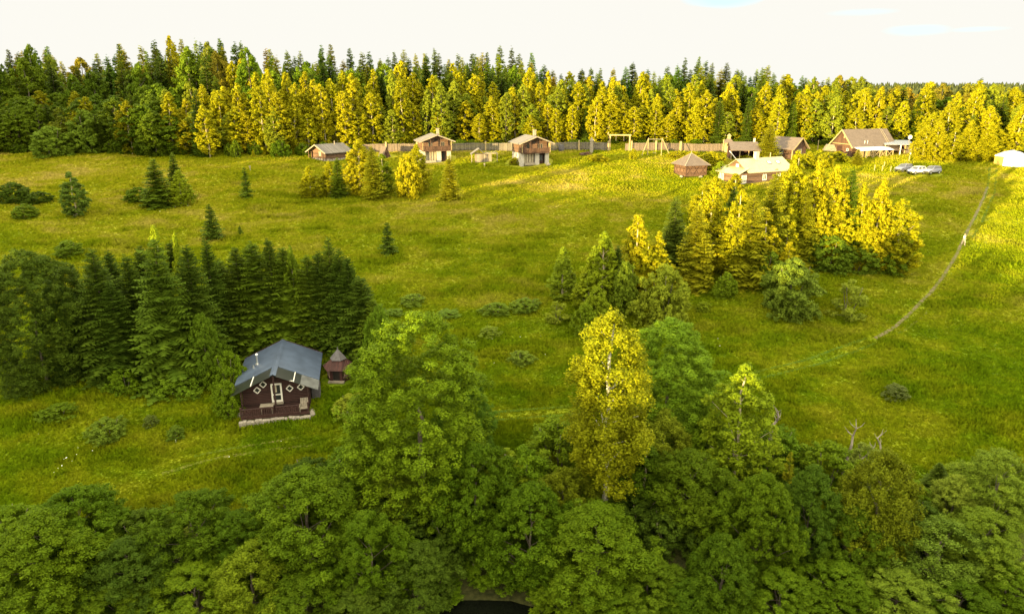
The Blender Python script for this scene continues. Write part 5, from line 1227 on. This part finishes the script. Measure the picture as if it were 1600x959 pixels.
# ------------------------------------------------------------------ single trees on the meadow
for i, (kind, name, u, vt, w, vb, colr, lab, cat) in enumerate([
 ('bush','round_bush',75,197,60,245,(.090, .142, .010),'big round willow bush before the forest at upper left','bush'),
 ('bush','round_bush',128,172,64,238,(0.075, 0.120, 0.008),'tall dark bush right behind the round willow bush','bush'),
 ('midbirch','birch_tree',107,268,37,338,(0.075, 0.117, 0.012),'lone leafy young aspen on the left meadow','tree'),
 ('midspruce','spruce_tree',238,247,56,322,C_SPR,'broad spruce of the pair on the left meadow','tree'),
 ('midspruce','spruce_tree',268,237,34,306,C_SPRD,'narrow dark spruce behind the broad one on the left meadow','tree'),
 ('midbirch','birch_tree',277,264,34,322,C_ASPEN,'pale young birch beside the spruce pair on the left meadow','tree'),
 ('bush','bush',215,292,40,316,C_BUSH,'low bush at the left foot of the spruce pair','bush'),
 ('youngspruce','spruce_tree',381,261,26,309,C_SPR,'small spruce on the meadow below the left log cabin','tree'),
 ('youngspruce','spruce_tree',326,318,40,374,C_SPRD,'stout dark small spruce in the middle of the left meadow','tree'),
 ('youngspruce','spruce_tree',604,347,34,397,C_SPRD,'lone small spruce in the open meadow at centre left','tree'),
 ('youngspruce','spruce_tree',374,352,12,367,C_SPR,'tiny spruce seedling beside the stout dark spruce','tree'),
 ('youngspruce','spruce_tree',395,234,9,246,C_YBIRCH,'tiny sunlit seedling left of the left log cabin','tree'),
 ('youngspruce','spruce_tree',412,230,9,243,C_YBIRCH,'tiny sunlit seedling nearest the left log cabin','tree'),
 ('midbirch','birch_tree',482,258,34,309,C_YBIRCH,'pale young birch below the left log cabin','tree'),
 ('midspruce','spruce_tree',526,246,34,309,C_SPR,'dark spruce in the clump right of the left log cabin','tree'),
 ('midbirch','birch_tree',513,252,34,306,C_YBIRCH,'birch left of the dark spruce in the clump below the cabins','tree'),
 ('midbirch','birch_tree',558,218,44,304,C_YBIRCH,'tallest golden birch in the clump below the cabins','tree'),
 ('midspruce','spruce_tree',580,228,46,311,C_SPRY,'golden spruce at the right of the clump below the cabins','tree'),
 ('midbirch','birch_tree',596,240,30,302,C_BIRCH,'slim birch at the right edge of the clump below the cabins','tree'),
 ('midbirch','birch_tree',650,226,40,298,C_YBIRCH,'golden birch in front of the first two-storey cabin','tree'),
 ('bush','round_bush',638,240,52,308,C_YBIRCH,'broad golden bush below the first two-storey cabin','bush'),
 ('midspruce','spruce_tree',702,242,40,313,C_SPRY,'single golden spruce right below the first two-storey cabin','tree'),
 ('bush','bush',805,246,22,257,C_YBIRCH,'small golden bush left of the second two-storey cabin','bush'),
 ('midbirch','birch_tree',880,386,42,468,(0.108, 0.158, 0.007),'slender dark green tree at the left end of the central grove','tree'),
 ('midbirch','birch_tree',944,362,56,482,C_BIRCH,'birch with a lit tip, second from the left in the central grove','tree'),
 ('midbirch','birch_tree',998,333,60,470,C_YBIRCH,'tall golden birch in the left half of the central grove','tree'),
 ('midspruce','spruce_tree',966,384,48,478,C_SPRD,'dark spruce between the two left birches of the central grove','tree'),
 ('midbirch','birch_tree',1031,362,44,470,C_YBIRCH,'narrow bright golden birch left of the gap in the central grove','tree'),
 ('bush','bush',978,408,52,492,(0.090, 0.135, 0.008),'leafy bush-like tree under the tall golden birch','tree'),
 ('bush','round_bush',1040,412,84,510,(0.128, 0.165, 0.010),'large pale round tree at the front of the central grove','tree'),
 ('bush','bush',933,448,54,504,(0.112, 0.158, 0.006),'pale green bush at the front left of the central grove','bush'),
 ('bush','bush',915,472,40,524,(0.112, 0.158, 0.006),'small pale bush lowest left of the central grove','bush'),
 ('midspruce','spruce_tree',1057,306,66,432,(0.060, 0.087, 0.008),'dark tall spruce at the left of the grove gap','tree'),
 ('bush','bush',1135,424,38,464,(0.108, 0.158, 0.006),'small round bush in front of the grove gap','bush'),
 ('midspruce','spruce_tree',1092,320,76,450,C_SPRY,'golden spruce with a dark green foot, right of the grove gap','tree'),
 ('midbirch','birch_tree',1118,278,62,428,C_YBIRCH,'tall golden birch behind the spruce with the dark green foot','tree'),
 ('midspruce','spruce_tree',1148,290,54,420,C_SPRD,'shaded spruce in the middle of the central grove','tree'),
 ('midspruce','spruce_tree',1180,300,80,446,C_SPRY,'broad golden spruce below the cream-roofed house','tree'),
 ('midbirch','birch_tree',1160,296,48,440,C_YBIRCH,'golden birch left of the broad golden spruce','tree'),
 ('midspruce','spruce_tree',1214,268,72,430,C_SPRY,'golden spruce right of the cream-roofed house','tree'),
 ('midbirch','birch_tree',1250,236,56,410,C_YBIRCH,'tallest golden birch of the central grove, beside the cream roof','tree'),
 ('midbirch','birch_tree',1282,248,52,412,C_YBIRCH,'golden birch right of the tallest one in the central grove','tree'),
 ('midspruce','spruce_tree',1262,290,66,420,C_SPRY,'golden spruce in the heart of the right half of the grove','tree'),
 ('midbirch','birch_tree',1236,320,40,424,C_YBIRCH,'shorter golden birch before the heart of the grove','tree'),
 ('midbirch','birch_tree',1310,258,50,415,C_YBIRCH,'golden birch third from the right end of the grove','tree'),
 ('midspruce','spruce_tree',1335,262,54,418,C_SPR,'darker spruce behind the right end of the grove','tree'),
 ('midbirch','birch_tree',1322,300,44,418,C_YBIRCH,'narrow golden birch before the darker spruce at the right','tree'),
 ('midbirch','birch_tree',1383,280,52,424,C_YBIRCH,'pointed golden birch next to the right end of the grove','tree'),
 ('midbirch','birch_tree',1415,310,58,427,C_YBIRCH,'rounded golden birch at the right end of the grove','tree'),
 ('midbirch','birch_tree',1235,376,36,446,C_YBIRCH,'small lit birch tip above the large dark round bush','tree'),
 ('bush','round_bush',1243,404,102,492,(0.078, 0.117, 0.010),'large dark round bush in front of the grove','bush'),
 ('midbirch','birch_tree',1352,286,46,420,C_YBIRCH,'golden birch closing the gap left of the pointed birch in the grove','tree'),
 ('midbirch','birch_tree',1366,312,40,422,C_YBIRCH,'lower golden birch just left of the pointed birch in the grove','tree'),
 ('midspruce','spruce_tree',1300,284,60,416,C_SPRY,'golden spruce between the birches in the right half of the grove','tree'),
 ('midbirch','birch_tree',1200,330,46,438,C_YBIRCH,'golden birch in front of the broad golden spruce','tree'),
 ('midbirch','birch_tree',920,412,44,484,C_BIRCH,'green birch behind the pale bush at the front left of the grove','tree'),
 ('midbirch','birch_tree',1014,376,46,474,C_YBIRCH,'golden birch between the tall and the narrow one in the grove','tree'),
 ('bush','bush',1385,372,64,425,(.085,.13,.006),'dark leafy undergrowth at the foot of the pointed golden birch','bush'),
 ('bush','bush',1300,368,70,424,(0.075, 0.120, 0.007),'dark leafy undergrowth at the right front of the grove','bush'),
 ('bush','bush',1345,376,60,424,(0.075, 0.120, 0.007),'dark leafy undergrowth below the pointed golden birch','bush'),
 ('bush','bush',1200,390,60,446,(0.075, 0.120, 0.007),'dark leafy undergrowth below the broad golden spruce','bush'),
 ('sparse','bush',1333,438,62,498,(0.120, 0.158, 0.012),'sparse pale shrub on the grass right of the large round bush','bush'),
 ('sparse','bush',872,470,40,505,(0.128, 0.165, 0.010),'pale wispy shrub on the faint footpath at centre','bush'),
 ('bush','bush',1100,470,26,486,(0.112, 0.158, 0.006),'tiny bush in the grass below the grove gap','bush'),
 ('scrub','bush',1403,600,46,622,(0.087, 0.108, 0.022),'flat greyish bush alone in the lower right meadow','bush'),
 ('scrub','bush',645,460,48,474,(.090,.140,.010),'patch of dark nettles above the huge domed alder','bush'),
 ('scrub','bush',615,483,40,490,(.090,.140,.010),'flat nettle patch left of the huge domed alder top','bush'),
 ('scrub','bush',700,485,48,493,(.090,.140,.010),'flat nettle strip right of the huge domed alder top','bush'),
 ('scrub','bush',775,473,48,489,(.090,.140,.010),'left end of the nettle patch at the meadow centre','bush'),
 ('scrub','bush',822,465,52,484,(.090,.140,.010),'thick dark nettle patch at the meadow centre','bush'),
 ('scrub','bush',765,510,40,524,(0.105, 0.150, 0.012),'small clump of tall weeds below the nettle patch','bush'),
 ('scrub','bush',815,548,46,566,(0.105, 0.150, 0.012),'faint clump of weeds in the meadow left of the birch','bush'),
 ('midspruce','spruce_tree',1342,232,22,258,C_SPRY,'small round-topped spruce before the barn','tree'),
 ('bush','bush',1310,236,28,252,C_YBIRCH,'golden bush at the left corner of the barn','bush'),
 ('bush','bush',1288,240,34,262,C_YBIRCH,'golden bush between the brown-roofed shed and the barn','bush'),
 ('bush','bush',1265,236,30,262,C_YBIRCH,'golden bush below the brown-roofed shed','bush'),
 ('midspruce','spruce_tree',1205,192,42,252,C_SPRY,'golden spruce standing among the houses behind the cream roof','tree'),
 ('bush','bush',1192,238,26,250,C_YBIRCH,'golden bush behind the chimney of the cream-roofed house','bush'),
 ('bush','bush',1166,242,24,250,C_YBIRCH,'golden bush before the open smithy shed','bush'),
 ('bush','bush',1112,236,50,264,C_YBIRCH,'golden bush between the pyramid hut and the cream-roofed house','bush'),
 ('bush','bush',1084,236,36,250,C_YBIRCH,'golden bush behind the pyramid hut','bush'),
 ('bush','bush',1128,252,30,276,C_BIRCH,'greenish bush at the porch end of the cream-roofed house','bush'),
 ('bush','bush',1058,236,30,247,C_YBIRCH,'low golden bush left behind the pyramid hut','bush'),
 ('bush','bush',990,232,14,250,C_YBIRCH,'thin golden sapling between gateway and swing frame','bush'),
 ('bush','bush',1120,280,44,300,C_YBIRCH,'golden bush left below the cream-roofed house','bush'),
 ('midbirch','birch_tree',1150,270,36,318,C_YBIRCH,'small golden birch right before the cream-roofed house wall','tree'),
 ('midbirch','birch_tree',1098,290,38,350,C_YBIRCH,'small golden birch at the left top of the central grove','tree'),
 ('midbirch','birch_tree',1225,268,40,320,C_YBIRCH,'golden birch hiding the right end of the cream-roofed house','tree'),
 ('bush','bush',935,240,36,252,C_YBIRCH,'golden weeds on the mound left of the gateway','bush'),
 ]):
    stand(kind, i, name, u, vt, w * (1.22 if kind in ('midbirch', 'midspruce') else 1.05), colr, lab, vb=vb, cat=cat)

# ------------------------------------------------------------------ the wood on the ridge, tree by tree, each at its own place
ORD = ['first','second','third','fourth','fifth','sixth','seventh','eighth','ninth','tenth','eleventh','twelfth','thirteenth','fourteenth','fifteenth','sixteenth','seventeenth','eighteenth','nineteenth','twentieth']
MARKS = [(0, 'the left edge of the photo'), (75, 'the round willow bush'), (238, 'the spruce pair on the meadow'), (507, 'the left log cabin'), (681, 'the first two-storey cabin'),
         (757, 'the little open shelter'), (833, 'the second two-storey cabin'), (967, 'the gateway'), (1022, 'the swing frame'), (1078, 'the pyramid hut'), (1137, 'the bell turret'),
         (1180, 'the cream-roofed house'), (1242, 'the brown-roofed shed'), (1345, 'the barn'), (1405, 'the open cart shed'), (1440, 'the parked cars'), (1581, 'the white tent')]
def shown_u(x, y, z): return 800 + F * x / (y * CP + (ZC - z) * SP)
def name_row(trees, what, group):
    """give each tree of a row its own label, counted from the nearest landmark"""
    left = {}; 
    for u, t in trees: left.setdefault(min(range(len(MARKS)), key=lambda i: abs(MARKS[i][0] - u)), []).append((u, t))
    for mk, lst in left.items():
        mu, mn = MARKS[mk]
        for side, sel in (('right', sorted([q for q in lst if q[0] >= mu], key=lambda q: q[0])), ('left', sorted([q for q in lst if q[0] < mu], key=lambda q: -q[0]))):
            for i, (u, t) in enumerate(sel):
                t['label'] = what % (ORD[min(i, 19)], side, mn); t['group'] = group
SKY_U = [-60, 0, 30, 62, 95, 130, 165, 190, 230, 290, 330, 380, 420, 470, 520, 560, 600, 640, 700, 760, 800, 830, 860, 880, 905, 960, 1000, 1045, 1100, 1130, 1180, 1250, 1310, 1370, 1410, 1450, 1490, 1520, 1545, 1600, 1700]
SKY_V = [70, 72, 78, 64, 76, 92, 82, 66, 72, 57, 58, 66, 70, 76, 68, 80, 76, 72, 76, 72, 78, 82, 98, 118, 96, 104, 102, 100, 86, 102, 106, 112, 120, 122, 122, 120, 121, 124, 131, 134, 134]
EDGE_U = [-100, 0, 60, 150, 300, 450, 560, 700, 1000, 1130, 1300, 1430, 1450, 1600, 1700]
EDGE_Y = [172, 172, 174, 173, 166, 168, 178, 186, 186, 186, 184, 178, 163, 160, 160]
BTOP_V = [[-100, 0, 200, 300, 400, 500, 560, 640, 700, 800, 900, 1000, 1100, 1180, 1250, 1350, 1450, 1520, 1600, 1700], [150, 150, 148, 135, 118, 118, 112, 112, 118, 122, 126, 124, 128, 124, 130, 132, 128, 136, 144, 146]]
def ridge_wood():
    rng = np.random.default_rng(31)
    # rows: offset behind the edge, spacing, how far up between foot and skyline the tops reach
    def row(off, step, kindsel, colsel, topf, wsel, cat_group, what, jit=1.2, ulim=(-70, 1680)):
        got = {}
        x = -215.0
        while x < 205:
            xx = x + rng.normal() * step * .22; x += step
            u0 = shown_u(xx, 174 + off, 20); 
            if not ulim[0] < u0 < ulim[1]: continue
            y = float(np.interp(u0, EDGE_U, EDGE_Y)) + off + rng.normal() * jit
            if any((xx - c[0]) ** 2 + (y - c[1]) ** 2 < (r + 1.0) ** 2 for c, r in FOOTPRINTS): continue
            kind = kindsel(u0, rng); zb = terr1(xx, y); u = shown_u(xx, y, zb + 8)
            vt = topf(u, rng, kind); zt = at_depth(u, vt, y)[2]; h = float(np.clip(zt - zb, 1.2 if kind == 'bush' else 5, 27))
            w = wsel(kind, h, rng); nm = {'farbirch': 'birch_tree' if rng.uniform() < .6 else 'ridge birch_tree', 'farbroad': 'broadleaf_tree', 'farspruce': 'spruce_tree', 'bush': 'bush'}[kind]  # same birches throughout, whatever tree name they carry
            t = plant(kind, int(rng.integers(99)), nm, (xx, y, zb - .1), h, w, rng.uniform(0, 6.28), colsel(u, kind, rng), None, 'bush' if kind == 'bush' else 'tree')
            got.setdefault(nm, []).append((u, t))
        for nm, lst in got.items(): name_row(lst, '%s ' + nm.replace('_tree', '').replace('broadleaf', 'leafy tree') + ' %s of %s, ' + what, cat_group)
    wid = lambda k, h, r: {'bush': r.uniform(2.5, 5), 'farbirch': r.uniform(4.6, 6.6), 'farbroad': r.uniform(7.5, 11.5), 'farspruce': r.uniform(6.5, 9.5) * min(1, h / 18)}[k]
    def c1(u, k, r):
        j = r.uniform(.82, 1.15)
        dk = np.clip((330 - u) / 120, 0, 1)  # left end's shade is also put into the leaf colour
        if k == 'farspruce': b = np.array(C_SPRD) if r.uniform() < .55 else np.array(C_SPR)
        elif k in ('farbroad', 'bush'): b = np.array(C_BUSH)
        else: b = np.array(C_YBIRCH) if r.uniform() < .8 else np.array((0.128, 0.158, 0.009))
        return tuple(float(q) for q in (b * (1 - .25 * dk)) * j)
    mixk = lambda u, r: ('farbroad' if r.uniform() < .62 else 'farspruce' if r.uniform() < .4 else 'farbirch') if u < 300 else ('farspruce' if r.uniform() < .13 else 'farbirch')
    bt = lambda u: float(np.interp(u, *BTOP_V))
    foot = lambda u: 236.0
    low = lambda a, b: (lambda u, r, k: bt(u) + (foot(u) - bt(u)) * r.uniform(a, b) - (8 if k == 'farspruce' else 0))
    row(-2.5, 4.6, lambda u, r: 'bush', c1, lambda u, r, k: 236 - r.uniform(6, 20), wid, 'undergrowth along the forest edge', 'along forest edge', 1.2)
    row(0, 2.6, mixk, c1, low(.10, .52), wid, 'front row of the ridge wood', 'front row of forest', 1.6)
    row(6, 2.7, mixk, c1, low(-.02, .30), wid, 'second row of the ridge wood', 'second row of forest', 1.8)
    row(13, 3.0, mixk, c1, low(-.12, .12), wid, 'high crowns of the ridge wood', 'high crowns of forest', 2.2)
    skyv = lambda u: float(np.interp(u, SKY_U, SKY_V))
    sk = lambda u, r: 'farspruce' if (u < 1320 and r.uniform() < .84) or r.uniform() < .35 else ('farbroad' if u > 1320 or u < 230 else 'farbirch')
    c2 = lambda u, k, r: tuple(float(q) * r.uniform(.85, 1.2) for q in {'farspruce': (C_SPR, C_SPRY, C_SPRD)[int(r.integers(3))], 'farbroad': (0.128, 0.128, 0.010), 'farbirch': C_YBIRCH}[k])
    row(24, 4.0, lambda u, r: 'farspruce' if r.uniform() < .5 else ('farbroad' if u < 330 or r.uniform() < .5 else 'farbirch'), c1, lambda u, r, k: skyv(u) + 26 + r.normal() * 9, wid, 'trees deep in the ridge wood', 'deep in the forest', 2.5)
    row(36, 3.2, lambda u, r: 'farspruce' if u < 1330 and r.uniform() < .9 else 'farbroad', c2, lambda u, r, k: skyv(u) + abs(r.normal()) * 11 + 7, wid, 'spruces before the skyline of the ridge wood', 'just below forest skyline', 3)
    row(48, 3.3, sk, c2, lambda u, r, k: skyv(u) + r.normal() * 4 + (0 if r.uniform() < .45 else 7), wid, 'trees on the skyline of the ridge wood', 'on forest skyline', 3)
ridge_wood()
# the clump of birches right of the cars, nearer than the wood
for i, (u, vt, w, vb) in enumerate([(1450,196,38,250),(1470,190,42,251),(1495,200,40,251),(1520,188,46,250),(1546,196,44,249),(1566,202,40,248),(1590,186,50,246),(1535,215,40,251),(1508,212,36,251),(1610,200,50,246)]):
    stand('midbirch', i, 'birch_tree', u, vt, w, C_YBIRCH, '%s golden birch from the left in the clump between cars and white tent' % ORD[i], vb=vb, group='birch clump beside the cars')
# ------------------------------------------------------------------ the wood on the hill behind the camera (unseen, its tops set to shade the valley)
def far_wood(name, pts, hs, ws, colour, seed):
    rng = np.random.default_rng(seed); V = []; Fc = []; var = []; o = 0
    for (x, y, zb), h, w in zip(pts, hs, ws):
        n = 8; rings = [(0, .45), (.18, .9), (.45, .72), (.75, .36)]; con = rng.uniform() < .6
        base = len(V)
        for f, r in rings:
            for k in range(n):
                a = 6.283 * k / n + rng.uniform(-.25, .25); rr = w * .5 * (r if con else min(1, r * 1.15 + .2 * f)) * rng.uniform(.7, 1.2)
                V.append((x + rr * math.cos(a), y + rr * math.sin(a), zb + f * h + rng.uniform(-.04, .04) * h))
        V.append((x, y, zb + h)); top = len(V) - 1
        for i in range(len(rings) - 1):
            for k in range(n):
                k2 = (k + 1) % n; a, b, c, d = base + i * n + k, base + i * n + k2, base + (i + 1) * n + k2, base + (i + 1) * n + k
                Fc += [(a, b, c), (a, c, d)]; var += [rng.uniform()] * 2
        for k in range(n): Fc.append((base + 3 * n + k, base + 3 * n + (k + 1) % n, top)); var.append(rng.uniform())
    o = obj(name, np_mesh(name, V, Fc, var), None, LEAF); o.color = (*colour, 1); tag(o, kind='stuff'); return o
def hill_wood():
    rng = np.random.default_rng(77); pts = []; hs = []; ws = []
    c, s_ = math.cos(SUN_AZ), math.sin(SUN_AZ)
    for row in range(5):
        for s in np.arange(-400, 330, 2.6):
            t = -T0 + (row - 2) * 2.6 + rng.normal() * .6; ss = s + rng.normal() * .7
            x, y = ss * c + t * s_, -ss * s_ + t * c
            zt = float(np.interp(ss, *LANE)) + T0 * TE
            zt += rng.normal() * .9 + (1.0 if rng.uniform() < .12 else 0) - abs(row - 2) * .6
            zb = terr1(x, y); h = max(zt - zb, 2.5)
            pts.append((x, y, zb)); hs.append(h); ws.append(rng.uniform(3.0, 4.4))
    far_wood("forest", pts, hs, ws, C_SPR, 5)
hill_wood()
def distant_wood():
    rng = np.random.default_rng(78); pts = []; hs = []; ws = []
    for i in range(900):
        x = rng.uniform(560, 1250); y = rng.uniform(1330, 1500)
        pts.append((x, y, terr1(x, y))); hs.append(rng.uniform(12, 19)); ws.append(rng.uniform(7, 11))
    far_wood("forest", pts, hs, ws, (.05, .06, .02), 6)
distant_wood()
def wood_behind():
    """the wood goes on over the ridge: one far mass closing the gaps between the trunks"""
    rng = np.random.default_rng(79); pts = []; hs = []; ws = []
    for i in range(520):
        u = rng.uniform(-120, 1760); y = rng.uniform(236, 275); x = (u - 800) / F * (y * CP + 8 * SP); zb = terr1(x, y)
        zt = at_depth(u, float(np.interp(u, SKY_U, SKY_V)) + rng.uniform(24, 46), y)[2]
        pts.append((x, y, zb)); hs.append(max(zt - zb, 4)); ws.append(rng.uniform(5, 8))
    far_wood("forest", pts, hs, ws, C_SPRD, 7)
wood_behind()
